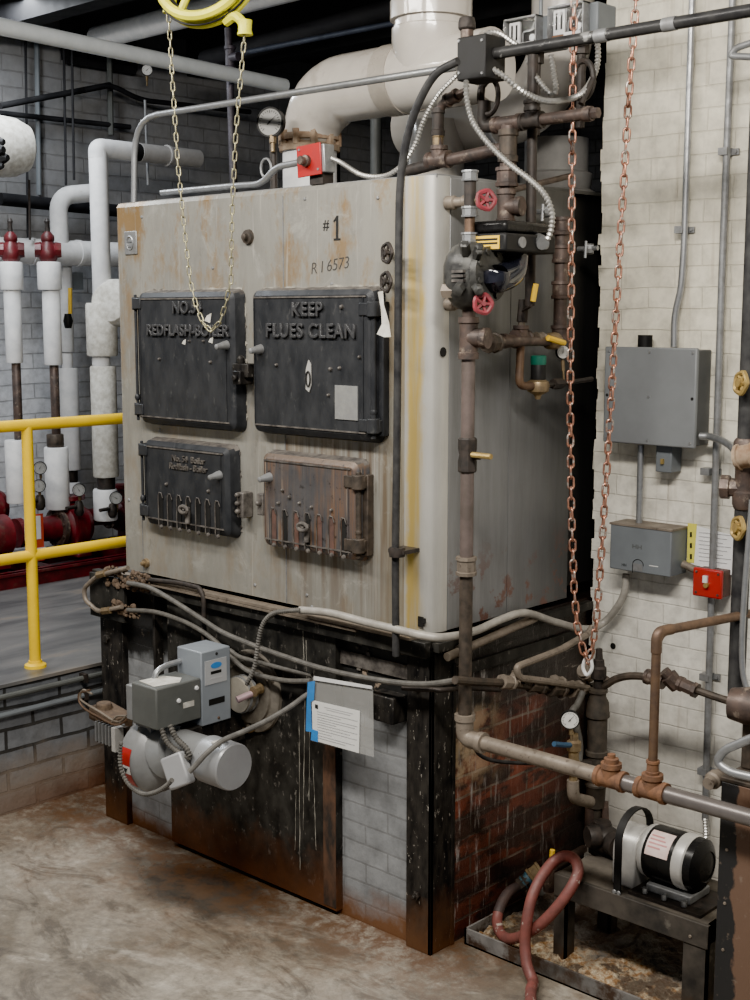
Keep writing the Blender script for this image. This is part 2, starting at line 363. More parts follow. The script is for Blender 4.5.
def ex_grey(t,p,s,c,n,n0):
    nz=math_(t,'ADD',s[2],math_(t,'MULTIPLY',math_(t,'SUBTRACT',n0,.5),.2))
    nx=math_(t,'ADD',nz,math_(t,'MULTIPLY',math_(t,'SUBTRACT',noise(t,p,8,5,.7),.5),.16))
    c=mixc(t,band(t,nx,.74,.80),c,(.018,.018,.018))
    c=mixc(t,math_(t,'MULTIPLY',band(t,s[2],.8,.9),ramp(t,noise(t,p,7,6,.7),[(.60,0),(.62,1)])),c,(.26,.20,.15))
    return mixc(t,band(t,nx,.12,.03),c,(.15,.07,.035))
M['greybrick']=brick('grey_painted_base_brick','x',(.26,.27,.28),(.23,.24,.25),(.19,.195,.20),.073,.215,.004,.5,ex_grey,.45)
def ex_red(t,p,s,c,n,n0):
    sy=math_(t,'MULTIPLY',math_(t,'SUBTRACT',n0,.5),.8)
    c=mixc(t,ramp(t,noise(t,mapping(t,p,(1,1,2.6),(3,0,0)),5.5,4,.6),[(.46,0),(.56,.85)]),c,(.030,.022,.020))
    blk=band(t,math_(t,'ADD',s[2],sy),.66,.80)
    c=mixc(t,blk,c,(.02,.018,.018))
    c=mixc(t,math_(t,'MULTIPLY',band(t,math_(t,'ADD',s[2],sy),.48,.26),.7),c,(.028,.02,.018))
    blob=ramp(t,noise(t,mapping(t,p,(1,1,1),(2.2,0,.3)),4,5,.7),[(.52,0),(.60,1)])
    side=math_(t,'MULTIPLY',band(t,s[1],.42,.16),band(t,s[2],.50,.60))
    c=mixc(t,math_(t,'MULTIPLY',math_(t,'MULTIPLY',side,band(t,s[2],.86,.78)),ramp(t,n,[(.40,0),(.55,.85)])),c,(.50,.36,.22))
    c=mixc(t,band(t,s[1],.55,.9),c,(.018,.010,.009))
    c=mixc(t,math_(t,'MULTIPLY',blk,ramp(t,noise(t,mapping(t,p,(1,2,14),(0,0,2)),2.2,6,.75),[(.60,0),(.66,.8)])),c,(.34,.30,.26))
    dr=ramp(t,noise(t,mapping(t,p,(34,30,3.6),(0,0,1)),1.0,6,.8),[(.55,0),(.66,.85)])
    c=mixc(t,math_(t,'MULTIPLY',dr,band(t,s[1],.9,.4)),c,(.42,.40,.38))
    return c
M['redbrick']=brick('sooty_red_brick','y',(.28,.080,.048),(.060,.026,.022),(.22,.16,.125),.073,.215,.005,.9,ex_red,.4)
def ex_plat(t,p,s,c,n,n0):
    c=mixc(t,ramp(t,n0,[(.5,0),(.7,.5)]),c,(.15,.14,.13))
    nz=math_(t,'ADD',s[2],math_(t,'MULTIPLY',math_(t,'SUBTRACT',noise(t,p,6,5,.7),.5),.25))
    c=mixc(t,math_(t,'MULTIPLY',band(t,nz,.28,.14),.8),c,(.24,.19,.15))
    return mixc(t,math_(t,'MULTIPLY',band(t,nz,.16,.03),band(t,s[1],-.6,.3)),c,(.13,.06,.035))
M['platbrick']=brick('grey_platform_brick','y',(.185,.195,.21),(.15,.16,.175),(.045,.045,.045),.095,.28,.008,.9,ex_plat,.5)
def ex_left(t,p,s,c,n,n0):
    c=mixc(t,math_(t,'MULTIPLY',band(t,s[2],1.9,2.9),.78),c,(.085,.08,.075))  # darker upper wall: lack of light up there painted in as grime
    return mixc(t,ramp(t,n0,[(.45,0),(.7,.6)]),c,(.26,.25,.23))
M['leftbrick']=brick('pale_left_wall_brick','y',(.66,.68,.72),(.58,.60,.64),(.42,.43,.45),.10,.3,.005,.8,ex_left,.6,.4)
M['farbrick']=brick('dark_far_wall_brick','x',(.07,.07,.072),(.05,.05,.052),(.03,.03,.03),.1,.3,.006,.5)
# concrete floor
m,t,b=nt('stained_concrete_floor'); p=pos(t); s=sep(t,p)
n1=noise(t,mapping(t,p,(1,1,1),rot=(0,0,.6)),1.3,8,.62,.4); n2=noise(t,mapping(t,p,(1.1,2.2,1),rot=(0,0,-.5)),2.6,10,.72,.9); n3=noise(t,p,26,8,.75)
c=mixc(t,ramp(t,n1,[(.36,0),(.5,.5),(.62,1)]),(.155,.13,.098),(.365,.33,.275))
c=mixc(t,ramp(t,n2,[(.40,.85),(.50,0)]),c,(.095,.078,.06))
c=mixc(t,ramp(t,n2,[(.56,0),(.64,.7)]),c,(.40,.365,.31))
n9=noise(t,mapping(t,p,(1,1,1),(2,8,0)),7,9,.75,.4); c=mixc(t,ramp(t,n9,[(.56,0),(.66,.6)]),c,(.10,.085,.07)); c=mixc(t,ramp(t,n9,[(.30,.5),(.40,0)]),c,(.36,.335,.29))
n4=noise(t,mapping(t,p,(1,1,1),(5,5,0)),2.6,8,.7,.5)
c=mixc(t,ramp(t,n4,[(.57,0),(.66,.3)]),c,(.17,.105,.06))
c=mixc(t,.75,c,ramp(t,n3,[(.3,.45),(.7,1.3)]),'MULTIPLY')
# damp oily patch in front of the burner and rust creeping from the boiler foot
def spotf(cx,cy,rx,ry,soft=.5):
    a=math_(t,'DIVIDE',math_(t,'SUBTRACT',s[0],cx),rx); d=math_(t,'DIVIDE',math_(t,'SUBTRACT',s[1],cy),ry)
    q=math_(t,'ADD',math_(t,'MULTIPLY',a,a),math_(t,'MULTIPLY',d,d))
    q=math_(t,'ADD',q,math_(t,'MULTIPLY',math_(t,'SUBTRACT',n4,.5),2.2)); return band(t,q,1.3,.35)
wet=spotf(-1.0,-.19,.40,.20)
c=mixc(t,math_(t,'MULTIPLY',wet,.88),c,(.035,.034,.032))
yy=math_(t,'ADD',s[1],math_(t,'MULTIPLY',math_(t,'SUBTRACT',n4,.5),.5))
rs=math_(t,'MULTIPLY',band(t,yy,-.27,-.05),band(t,s[0],.35,.0))
rn=ramp(t,noise(t,p,12,8,.8,.3),[(.42,.15),(.56,1)]); c=mixc(t,math_(t,'MULTIPLY',math_(t,'MULTIPLY',rs,rn),.9),c,(.075,.036,.02))
rs3=math_(t,'MULTIPLY',band(t,yy,-.75,-.2),band(t,s[0],.5,.1))
c=mixc(t,math_(t,'MULTIPLY',math_(t,'MULTIPLY',rs3,rn),.5),c,(.14,.075,.038))
xx=math_(t,'ADD',s[0],math_(t,'MULTIPLY',math_(t,'SUBTRACT',n4,.5),.5))
rs2=math_(t,'MULTIPLY',band(t,xx,-1.9,-2.15),band(t,s[1],-.8,-.1))
c=mixc(t,math_(t,'MULTIPLY',math_(t,'MULTIPLY',rs2,rn),.7),c,(.10,.055,.035))
cold=math_(t,'MULTIPLY',band(t,s[0],-.3,.5),band(t,s[1],.1,-.5))
c=mixc(t,math_(t,'MULTIPLY',cold,.55),c,(.26,.265,.26))
L(t,c,b.inputs['Base Color'])
r1=ramp(t,n1,[(.3,.38),(.7,.62)]); r2=mixc(t,wet,r1,(.16,.16,.16)); L(t,r2,b.inputs['Roughness'])
bump(t,b,math_(t,'ADD',math_(t,'MULTIPLY',n3,.4),n2),.35,.008); M['floor']=m
m,t,b=nt('platform_concrete'); p=pos(t)
n1=noise(t,mapping(t,p,(3,.7,1),rot=(0,0,.1)),1.6,7,.65,.6)
c=mixc(t,ramp(t,n1,[(.35,0),(.62,1)]),(.062,.064,.067),(.155,.152,.148)); c=mixc(t,ramp(t,n1,[(.60,0),(.64,.5)]),c,(.22,.18,.14))
L(t,c,b.inputs['Base Color']); b.inputs['Roughness'].default_value=.35; bump(t,b,n1,.2,.01); M['plat']=m
m,t,b=nt('rubble_and_scale'); p=pos(t); s=sep(t,p); n1=noise(t,p,5,7,.7); n2=noise(t,p,40,5,.7)
f=band(t,math_(t,'ADD',s[1],math_(t,'MULTIPLY',math_(t,'SUBTRACT',n1,.5),.6)),.40,.30)
c=mixc(t,f,(.10,.09,.08),mixc(t,ramp(t,n2,[(.4,0),(.6,1)]),(.24,.12,.04),(.55,.46,.32)))
c=mixc(t,ramp(t,noise(t,p,9,6,.7),[(.44,0),(.54,.9)]),c,(.05,.032,.022)); L(t,c,b.inputs['Base Color']); b.inputs['Roughness'].default_value=.7
bump(t,b,n2,.9,.02); M['rubble']=m
m,t,b=nt('rusty_beam_paint'); p=pos(t); s=sep(t,p); n1=noise(t,mapping(t,p,(1,1,.6)),7,6,.65)
f=band(t,math_(t,'ADD',s[0],math_(t,'MULTIPLY',math_(t,'SUBTRACT',n1,.5),.12)),1.075,1.082)
c=mixc(t,f,(.016,.016,.017),(.13,.075,.05)); c=mixc(t,ramp(t,noise(t,p,30,5,.7),[(.6,0),(.7,.6)]),c,(.22,.17,.13))
L(t,c,b.inputs['Base Color']); b.inputs['Roughness'].default_value=.5; bump(t,b,n1,.3,.01); M['beam']=m

M['gasket']=mat('dirty_gasket_cement',(.42,.40,.34),(.10,.09,.08),.9,0,22,.6)
M['slotrust']=mat('slot_rust',(.12,.06,.045),(.06,.035,.03),.8,0,20,.3)

M['standtop']=mat('dusty_stand_top',(.15,.13,.105),(.06,.052,.045),.7,0,9,.3)

m,t,b=nt('rust_streaked_slate_door'); p=pos(t); s=sep(t,p)
c=mixc(t,ramp(t,noise(t,p,7,7,.7),[(.35,0),(.65,1)]),(.050,.053,.060),(.085,.082,.085))
msk=ramp(t,noise(t,mapping(t,p,(1,1,.6),(1,1,4)),5,4,.6),[(.38,.1),(.55,1)])
sa=ramp(t,noise(t,mapping(t,p,(48,48,1.6)),1.0,5,.7),[(.45,0),(.60,.85)]); c=mixc(t,math_(t,'MULTIPLY',sa,msk),c,(.17,.095,.055))
sb=ramp(t,noise(t,mapping(t,p,(70,70,1.1),(4,0,2)),1.0,4,.6),[(.58,0),(.66,.8)]); c=mixc(t,math_(t,'MULTIPLY',sb,msk),c,(.42,.33,.24))
c=mixc(t,band(t,s[2],1.640,1.660),c,(.12,.085,.062)); c=mixc(t,ramp(t,noise(t,p,45,4,.6),[(.62,0),(.70,.8)]),c,(.02,.018,.018))
L(t,c,b.inputs['Base Color']); b.inputs['Roughness'].default_value=.45; b.inputs['Metallic'].default_value=.2; bump(t,b,sa,.15,.004); M['rustdoor']=m
def S(name,bm,m,**k): return mk(name,bm,m,kind='structure',**k)
# ================================================================ SETTING
bm=B(); box(bm,(-2.18,-7,-.1),(4.5,6,0)); S('floor',bm,M['floor'])
bm=B(); box(bm,(-6,-7,-.1),(-2.18,6,.57)); S('platform_curb_wall',bm,M['platbrick'])
bm=B(); box(bm,(-6,-7,.57),(-2.17,6,.585)); S('platform_floor',bm,M['plat'])
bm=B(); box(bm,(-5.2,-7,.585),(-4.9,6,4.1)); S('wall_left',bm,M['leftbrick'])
bm=B(); box(bm,(-4.9,5.6,0),(4.5,5.9,4.1)); S('wall_far',bm,M['farbrick'])
# white brick wall with ragged broken left edge
rr=random.Random(3); poly=[(4.5,.915,0),(4.5,.915,4.1)]; z=4.1
while z>0:
    o=rr.uniform(-.004,.012); poly.append((.008+o,.915,z)); z-=rr.choice((.0375,.0375,.075)); poly.append((.008+o+rr.uniform(-.003,.003),.915,max(z,0)))
bm=B(); prism(bm,poly,(0,.35,0)); S('wall_back',bm,M['whitebrick'])
bm=B(); box(bm,(-5.2,-7,4.1),(4.5,6,4.2))
for k in range(7): box(bm,(-5.2,-6+k*1.8,3.85),(4.5,-5.85+k*1.8,4.1))
S('ceiling',bm,M['darkbg'])
# dark window high in the left wall
bm=B()
a=P(62,60,x=-4.89); b_=P(128,0,x=-4.89)
box(bm,(-4.9,a.y,a.z),(-4.86,b_.y,a.z+.9),0)
for k in range(5):
    y=a.y+(b_.y-a.y)*k/4; box(bm,(-4.86,y-.02,a.z),(-4.83,y+.02,a.z+.9),1)
box(bm,(-4.86,a.y,a.z-.03),(-4.82,b_.y,a.z+.02),1); box(bm,(-4.86,a.y,a.z+.42),(-4.83,b_.y,a.z+.46),1)
S('window_1',bm,[M['gloss'],M['darkbg']])
# ================================================================ BOILER JACKET
XL=-1.68; ZB=1.118; ZT=2.60; YR=.77
boiler=thing('boiler','big grey sheet-steel boiler with four black cast doors, standing on a brick base','boiler',(-.84,.9,ZB))
R_=.062
bm=B(); box(bm,(XL+.02,.0,ZB),(-.120,.03,ZT-.02))
# rolled left and top edge
prism(bm,[(XL,.03,ZB),(XL+.006,.008,ZB),(XL+.02,0,ZB),(XL+.02,.03,ZB)],(0,0,ZT-ZB-.02))
prism(bm,[(XL+.012,.03,ZT),(XL+.012,.012,ZT-.004),(XL+.012,0,ZT-.02),(XL+.012,.03,ZT-.02)],(-.12-XL-.012,0,0))
mk('front_panel',bm,M['jfront'],boiler)
bm=B(); arc=[(-R_+R_*math.sin(a),R_-R_*math.cos(a)) for a in [PI/2*k/10 for k in range(11)]]
outer=[(-.120,0)]+arc+[(0,.075)]
prism(bm,[(x,y-.004 if y<.03 else y,ZB) for x,y in outer]+[(-.03,.075,ZB),(-.05,.05,ZB),(-.120,.03,ZB)],(0,0,ZT-ZB-.006))
mk('corner_panel',bm,M['jcorner'],boiler,ang=60)
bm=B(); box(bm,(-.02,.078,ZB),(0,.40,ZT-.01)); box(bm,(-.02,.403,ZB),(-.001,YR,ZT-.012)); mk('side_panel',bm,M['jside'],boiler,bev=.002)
bm=B(); box(bm,(XL,.03,ZB),(XL+.02,2.4,ZT-.01)); mk('far_side_panel',bm,M['jside'],boiler)
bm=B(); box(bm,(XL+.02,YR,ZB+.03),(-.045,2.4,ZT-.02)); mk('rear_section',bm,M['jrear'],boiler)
bm=B(); box(bm,(XL+.012,.02,ZT-.012),(-.01,2.4,ZT)); mk('top_panel',bm,M['jside'],boiler)
# seams, plugs, rivets on the front
bm=B(); box(bm,(-.698,-.002,ZB),(-.694,.004,ZT-.03)); box(bm,(-1.55,-.0012,ZB),(-1.546,.004,ZB+.28))
box(bm,(-.0005,.20,1.9),(.0006,.203,ZT-.02)); mk('seam',bm,M['galvdull'],boiler)
for (u,v,r) in ((248,237,.028),(342,607,0.001),(146,563,.020)):
    p=P(u,v,y=-.004); bm=B(); lathe(bm,[(r,0),(r*.9,.012),(r*.45,.014),(r*.4,.028),(r*.25,.03)],p+Vector((0,.004,0)),(0,-1,0),14)
    if r>.01: mk('plug',bm,M['darkpipe'] if u==248 else M['brass'],boiler)
    else: bm.free()
bm=B()
bm.free()
for (u,v) in ((142,217),(305,199),(378,198),(332,284),(213,268),(129,500),(160,430),(307,595),(255,585),(312,607)):
    bm=B(); lathe(bm,[(.007,0),(.005,.004),(.002,.005)],P(u,v,y=0),(0,-1,0),8); mk('rivet',bm,M['galvdull'],boiler)
p=P(130,244,y=-.003); bm=B(); box(bm,(p.x-.035,-.006,p.z-.042),(p.x+.045,.002,p.z+.05)); np_=mk('nameplate',bm,M['galvdull'],boiler,bev=.004)
bm=B(); sweep(bm,[(p.x+.005+.02*math.cos(a),-.008,p.z+.004+.026*math.sin(a)) for a in [2*PI*k/14 for k in range(14)]],.003,5,closed=True)
box(bm,(p.x-.01,-.009,p.z-.012),(p.x+.018,-.006,p.z-.006)); box(bm,(p.x-.01,-.009,p.z+.006),(p.x+.018,-.006,p.z+.012)); mk('raised_emblem',bm,M['galv'],np_)
q=P(337,228,y=-.001); bm=B(); prism(bm,[q+Vector(e)*.66 for e in ((-.008,0,-.055),(.008,0,-.055),(.010,0,.062),(-.002,0,.062),(-.026,0,.036),(-.020,0,.028),(-.007,0,.040))],(0,-.0006,0)); prism(bm,[q+Vector(e)*.66 for e in ((-.024,-.0001,-.062),(.024,-.0001,-.062),(.024,-.0001,-.052),(-.024,-.0001,-.052))],(0,-.0006,0)); mk('painted_number',bm,M['ink'],boiler)
text('painted_number_sign','#',.05,P(326,225,y=-.001),(1,0,0),(0,0,1),M['ink'],boiler,.0006)
text('handwritten_number','R I 6573',.058,P(330,266,y=-.001),(1,0,.10),(.12,0,1),mat('pencil',(.06,.055,.05),(.05,.05,.05),.7,0,10,0),boiler,.0004,sx=.95,off_=-.012)
# oval hole low on side panel, ragged hole at corner foot
bm=B(); p=P(443,352,x=.001); lathe(bm,[(.016,0),(.016,.0015)],p,(1,0,0),14); p=P(421,621,y=-.006)
box(bm,(p.x-.012,-.0085,p.z-.02),(p.x+.012,-.006,p.z+.015)); box(bm,(p.x+.0,-.0086,p.z-.005),(p.x+.022,-.006,p.z+.012)); mk('hole',bm,M['ink'],boiler)
# ---- doors
def door(x0,x1,z0,z1,hinge,m,th=.055,lower=False,label=None):
    b=.03; bm=B()
    def loop(ins,y,r=.02):
        a,c,d,e=x0+ins,x1-ins,z0+ins,z1-ins; out=[]
        for cx,cz,s in ((c-r,e-r,0),(a+r,e-r,1),(a+r,d+r,2),(c-r,d+r,3)):
            for k in range(5): an=PI/2*(s+k/4); out.append((cx+r*math.cos(an),y,cz+r*math.sin(an)))
        return [bm.verts.new(q) for q in out]
    L1=loop(-.006,-.002,.03); L2=loop(-.002,-.02,.03); L3=loop(.004,-th+.012,.028); L4=loop(.022,-th,.012)
    for A_,C_ in ((L1,L2),(L2,L3),(L3,L4)):
        for k in range(len(A_)):
            f=bm.faces.new((A_[k],A_[(k+1)%20],C_[(k+1)%20],C_[k]))
            zc=sum(v.co.z for v in f.verts)/4
            if zc>z1-.012 : f.material_index=1  # top edge faces get the paler tone as a painted rim highlight
    bm.faces.new(L4)
    # thin raised rim lines top and bottom
    for zz in (z0+.03,z1-.028): box(bm,(x0+.02,-th-.004,zz-.0025),(x1-.03,-th+.002,zz+.0025),1)
    box(bm,(x0+.02,-th-.003,z0+.03),(x0+.024,-th+.002,z1-.03),0); box(bm,(x1-.045,-th-.003,z0+.03),(x1-.041,-th+.002,z1-.03),0)
    d=mk('door',bm,[m,M['castedge']],boiler,ang=28)
    if label: d['label']=label
    # gasket crust around the door
    rg=random.Random(int(x0*100)); n=30; W_=x1-x0
    pr=[(x0+.01,-.004,z1-.004)]+[(x0+.01+(W_-.02)*k/n,-.004,z1+(rg.uniform(.003,.013) if not lower else rg.uniform(.003,.006))) for k in range(n+1)]+[(x1-.01,-.004,z1-.004)]
    gm=M['gasket'] if not lower else M['castedge']
    bm=B(); prism(bm,pr,(0,.004,0)); mk('gasket_crust',bm,gm,d)
    if hinge<0:
        pr=[(x1-.004,-.004,z0+.02)]+[(x1+max(0,rg.uniform(-.006,.013)),-.004,z0+.02+(z1-z0-.04)*k/n) for k in range(n+1)]+[(x1-.004,-.004,z1-.02)]
        bm=B(); prism(bm,pr,(0,.004,0)); mk('gasket_crust',bm,gm,d)
    # hinge
    hx=x1-.005 if hinge>0 else x0-.018; hz0=z0+.02; hz1=z1-.045 if hinge>0 else z1-.02
    w_=.048 if hinge>0 else .022
    bm=B(); box(bm,(hx-w_*.4,-.03,hz0),(hx+w_*.6,0,hz1)); sweep(bm,[(hx,-.045,hz0-.01),(hx,-.045,hz1+.01)],.010 if hinge>0 else .006,10)
    for zz in (hz0+.01,hz1-.05):
        cyl(bm,(hx,-.045,zz),(hx,-.045,zz+.05),.024 if hinge>0 else .014,12)
        box(bm,(hx-(.055 if hinge>0 else .0),-th-.006,zz+.004),(hx+(.0 if hinge>0 else .05),-.02,zz+.046))
        box(bm,(hx-.02,-.045,zz+.004),(hx+.025,0,zz+.046))
    lathe(bm,[(.010,0),(.013,.012),(.008,.024)],(hx,-.045,hz0+.07),(0,0,1),8)
    mk('hinge',bm,M['darkpipe'] if lower and hinge>0 else M['cast'],d,bev=.003)
    return d
def peg(u,v,par,r=.014,ln=.05):
    p=P(u,v,y=-.055); bm=B(); lathe(bm,[(r*1.25,0),(r*1.15,ln*.25),(r*.85,ln*.6),(r*.7,ln),(r*.25,ln*1.08)],p,(-.05,-1,-.12),12); mk('handle',bm,M['galvdull'],par)
def nubs(lst,par):
    for u,v,r in lst: bm=B(); r*=.75; lathe(bm,[(r,0),(r*.8,.008),(r*.2,.011)],P(u,v,y=-.055),(0,-1,0),8); mk('bolt_head',bm,M['castedge'],par)
D1=door(-1.480,-.905,1.735,2.247,-1,M['cast'],label='upper left black cast door with raised lettering')
D2=door(-.814,-.215,1.740,2.247,1,M['cast'],label='upper right black cast door with raised KEEP FLUES CLEAN lettering')
D3=door(-1.462,-.945,1.334,1.675,-1,M['cast'],lower=True,label='lower left black draft door with seven slots')
D4=door(-.768,-.285,1.330,1.672,1,M['rustdoor'],lower=True,label='lower right draft door streaked with brown rust')
Ux,Uz=(1,0,0),(0,0,1)
def letters(s,u,v,size,par,sx=1,kern=1.05,m='cast'):
    text('raised_letters',s,size,P(u,v,y=-.060),Ux,Uz,M['letters'],par,.004,.0015,kern,sx)
letters('NO.54',187,308,.062,D1,.95); letters('REDFLASH-BOILER',186.5,331,.058,D1,.99,1.03)
letters('KEEP',307,310,.066,D2,1.0,1.1); letters('FLUES CLEAN',309.5,331.5,.066,D2,1.0,1.12)
peg(227,345,D1); peg(261,349,D2,); peg(220,475,D3); peg(270,477,D4)
nubs([(160,359,.008),(211,362,.008),(204,341,.006),(190,341,.006)],D1); nubs([(277,365,.008),(342,307,.011),(331,369,.01),(340,368,.008),(329,395,.007),(360,357,.008)],D2)
nubs([(167,484,.009),(209,491,.009)],D3); nubs([(283,490,.008),(290,497,.01),(300,503,.008),(279,503,.009),(332,510,.008),(312,507,.008)],D4)
# small patches: stuck labels
bm=B()
for u,v,s_ in ((184,342,.012),(211,340,.014),(208,318,.02)):
    p=P(u,v,y=-.0565); prism(bm,[p+Vector((-s_,0,-s_*.5)),p+Vector((s_*.6,0,-s_*.9)),p+Vector((s_,0,s_*.9)),p+Vector((-s_*.3,0,s_*.4))],(0,-.001,0))
mk('sticker_remnant',bm,M['insulrough'],D1)
p=P(346.5,403,y=-.057); bm=B(); box(bm,(p.x-.053,-.059,p.z-.056),(p.x+.052,-.055,p.z+.058)); mk('data_plate',bm,mat('worn_plate',(.42,.43,.42),(.32,.32,.32),.35,.5,25,.2),D2)
p=P(309,376,y=-.057); bm=B(); prism(bm,[p+Vector(q) for q in ((0,0,.055),(.012,0,.04),(.013,0,-.03),(.002,0,-.055),(-.014,0,-.045),(-.013,0,.02))],(0,-.003,0)); mk('oval_tab',bm,M['alu'],D2)
bm=B(); sweep(bm,[p+Vector((.010*math.cos(a)+.001,-.006,.026*math.sin(a)-.01)) for a in [2*PI*k/12 for k in range(12)]],.003,6,closed=True); mk('oval_ring',bm,M['ink'],D2)
# slots of the lower doors
def slots(d,ul,vl,ur,vr,dv,rust):
    a=P(ul,vl,y=-.057); c=P(ur,vr,y=-.057); zt=(a.z+c.z)/2+.002; h=.118
    for k in range(7):
        x=a.x+(c.x-a.x)*k/6; bm=B(); w=.010
        pr=[(x-w,-.0565,zt-h),(x+w,-.0565,zt-h)]+[(x+w*math.cos(q),-.0565,zt+w*math.sin(q)) for q in (0,.8,1.57,2.34,3.14)]
        prism(bm,pr,(0,-.0012,0),0)
        sweep(bm,[(x-w-.004,-.06,zt-h),(x-w-.004,-.06,zt),(x-.006,-.062,zt+w+.003),(x+w*.7,-.062,zt+w+.002),(x+w+.004,-.06,zt-.008)],.0022,6,1); box(bm,(x-w*.7,-.0585,zt-.018),(x+w*.7,-.0575,zt+.006),0)  # pale bead paints the edge highlight, dark plate the recess
        lathe(bm,[(.009,0),(.007,.007),(.002,.009)],(x,-.057,zt-h-.004),(0,-1,0),8,1)
        mk('draft_slot',bm,[M['slotrust'] if rust and k in(0,2,4,5) else M['ink'],M['castedge']],d)
    x=(a.x+c.x)/2; bm=B(); sweep(bm,[Vector((x+.024*math.cos(q),-.085,zt-.035+.013*math.sin(q))) for q in [2*PI*k/14 for k in range(14)]],.007,7,closed=True); cyl(bm,(x,-.057,zt-.035),(x,-.085,zt-.03),.008); cyl(bm,(x,-.06,zt-.04),(x,-.066,zt-.09),.01)
    mk('slide_knob',bm,M['castedge'],d)
slots(D3,161,494,218,507,0,False); slots(D4,274,513,344,521,0,True)
text('raised_letters','No. 54  Boiler',.034,P(188,460,y=-.058),Ux,Uz,M['castedge'],D3,.003); text('raised_letters','Redflash - Boiler',.034,P(188,468,y=-.058),Ux,Uz,M['castedge'],D3,.003)
# latches
bm=B(); p=P(246,369,y=-.04); box(bm,(-.905,-.065,p.z-.030),(-.82,0,p.z+.02)); box(bm,(-.882,-.085,p.z-.055),(-.840,-.02,p.z-.005)); lathe(bm,[(.014,0),(.014,.02),(.006,.03)],(-.875,-.045,p.z+.02),(0,-.2,1),10)
cyl(bm,(-.86,-.085,p.z-.03),(-.86,-.10,p.z-.03),.012,8); mk('latch',bm,M['post'],boiler,bev=.004)
bm=B(); p=P(241,503,y=-.04); box(bm,(p.x-.014,-.05,p.z-.055),(p.x+.022,0,p.z+.04)); 
for dz in (-.03,0,.03): lathe(bm,[(.011,0),(.010,.014),(.004,.018)],(p.x,-.05,p.z+dz),(.1,-1,.1),8)
mk('latch',bm,M['castedge'],boiler,bev=.004)
bm=B(); p=P(263,503,y=-.04); box(bm,(p.x-.022,-.05,p.z-.045),(p.x+.01,0,p.z+.035)); lathe(bm,[(.012,0),(.01,.018),(.004,.022)],(p.x-.005,-.05,p.z),(.1,-1,.1),8)
mk('latch',bm,M['castedge'],boiler,bev=.004)
# white tag hanging on the hinge
bm=B(); a=[(378,292),(383,291),(384,305),(389,322),(391,337),(384,337),(377,334),(382,324),(381,308)]
prism(bm,[P(u,v,y=-.105-.0012*(v-292)*.6) for u,v in a],(0,-.001,0))
mk('paper_tag',bm,M['insulrough'],label='curled cream paper tag hanging on the upper right boiler door hinge',cat='tag')
# ================================================================ BASE
base=thing('brick_foundation','black and grey painted brick foundation under the boiler with steel corner posts and plate','foundation',(-.9,.8,0))
XB=-1.85
bm=B(); box(bm,(XB+.02,.02,0),(-.02,.06,1.09)); mk('front_brick_panel',bm,M['greybrick'],base)
bm=B(); box(bm,(-.06,.06,0),(0,2.4,1.10)); mk('side_brick_wall',bm,M['redbrick'],base)
bm=B(); box(bm,(XB+.01,.06,0),(-.06,2.4,1.09)); mk('masonry_core',bm,M['farbrick'],base)
# corner post: steel angle
bm=B(); box(bm,(-.105,-.006,0),(.006,.008,1.075)); box(bm,(-.006,-.006,0),(.006,.112,1.075)); box(bm,(-.006,.10,0),(.01,.117,1.0))
for z in (.93,.2): hexb(bm,(-.052,-.006,z),(0,-1,0),.014,.014); hexb(bm,(-.052,-.02,z),(0,-1,0),.007,.012)
mk('corner_post',bm,M['post'],base,bev=.002)
bm=B(); box(bm,(-1.85,-.008,0),(-1.70,.010,.90)); box(bm,(-1.705,-.008,0),(-1.695,.04,.9)); hexb(bm,(-1.80,-.008,.80),(0,-1,0),.018,.014); mk('corner_post',bm,M['post'],base,bev=.002)
# big black plate
bm=B(); box(bm,(-1.385,-.012,.02),(-.435,.02,1.09)); mk('cleanout_plate',bm,M['blackpaint'],base)
bm=B(); box(bm,(-.50,-.0135,.03),(-.437,-.01,.78)); mk('rusted_strip',bm,mat('plate_rust',(.10,.052,.032),(.022,.019,.017),.7,0,9,.3,(3,3,1.2)),base)
rg=random.Random(5)
for u0,v0,u1,v1 in ((305,700,303,830),(310,690,309,800),(299,720,300,870),(313,760,316,850),(306,640,307,700),(302,610,304,660),(296,790,295,850)):
    a=P(u0,v0,y=-.0125); c=P(u1,v1,y=-.0125); n=16; bm=B()
    ws=[rg.uniform(.0003,.0016) for k in range(n+1)]; cs=[a.lerp(c,k/n)+Vector((rg.uniform(-.001,.001),0,0)) for k in range(n+1)]
    prism(bm,[q+Vector((w,0,0)) for q,w in zip(cs,ws)]+[q-Vector((w,0,0)) for q,w in list(zip(cs,ws))[::-1]],(0,.002,0)); mk('lime_streak',bm,M['gasket'],base)
# ledge channel along front
bm=B(); box(bm,(-1.86,-.035,1.04),(-.0,.0,1.095)); box(bm,(-1.86,-.05,.90),(-1.62,-.03,1.08)); box(bm,(-1.86,-.05,1.075),(-1.6,.10,1.085))
mk('ledge_beam',bm,M['blackpaint'],base,bev=.003)
bm=B(); box(bm,(-1.66,-.045,1.094),(-.06,.0,1.104)); box(bm,(-1.5,-.05,1.085),(-.3,-.036,1.092)); mk('ledge_strip',bm,M['tanpipe'],base)
bm=B(); box(bm,(-.0,.0,1.06),(.03,.9,1.09)); box(bm,(0,.15,.95),(.012,.9,.99)); mk('side_ledge_angle',bm,M['blackpaint'],base)
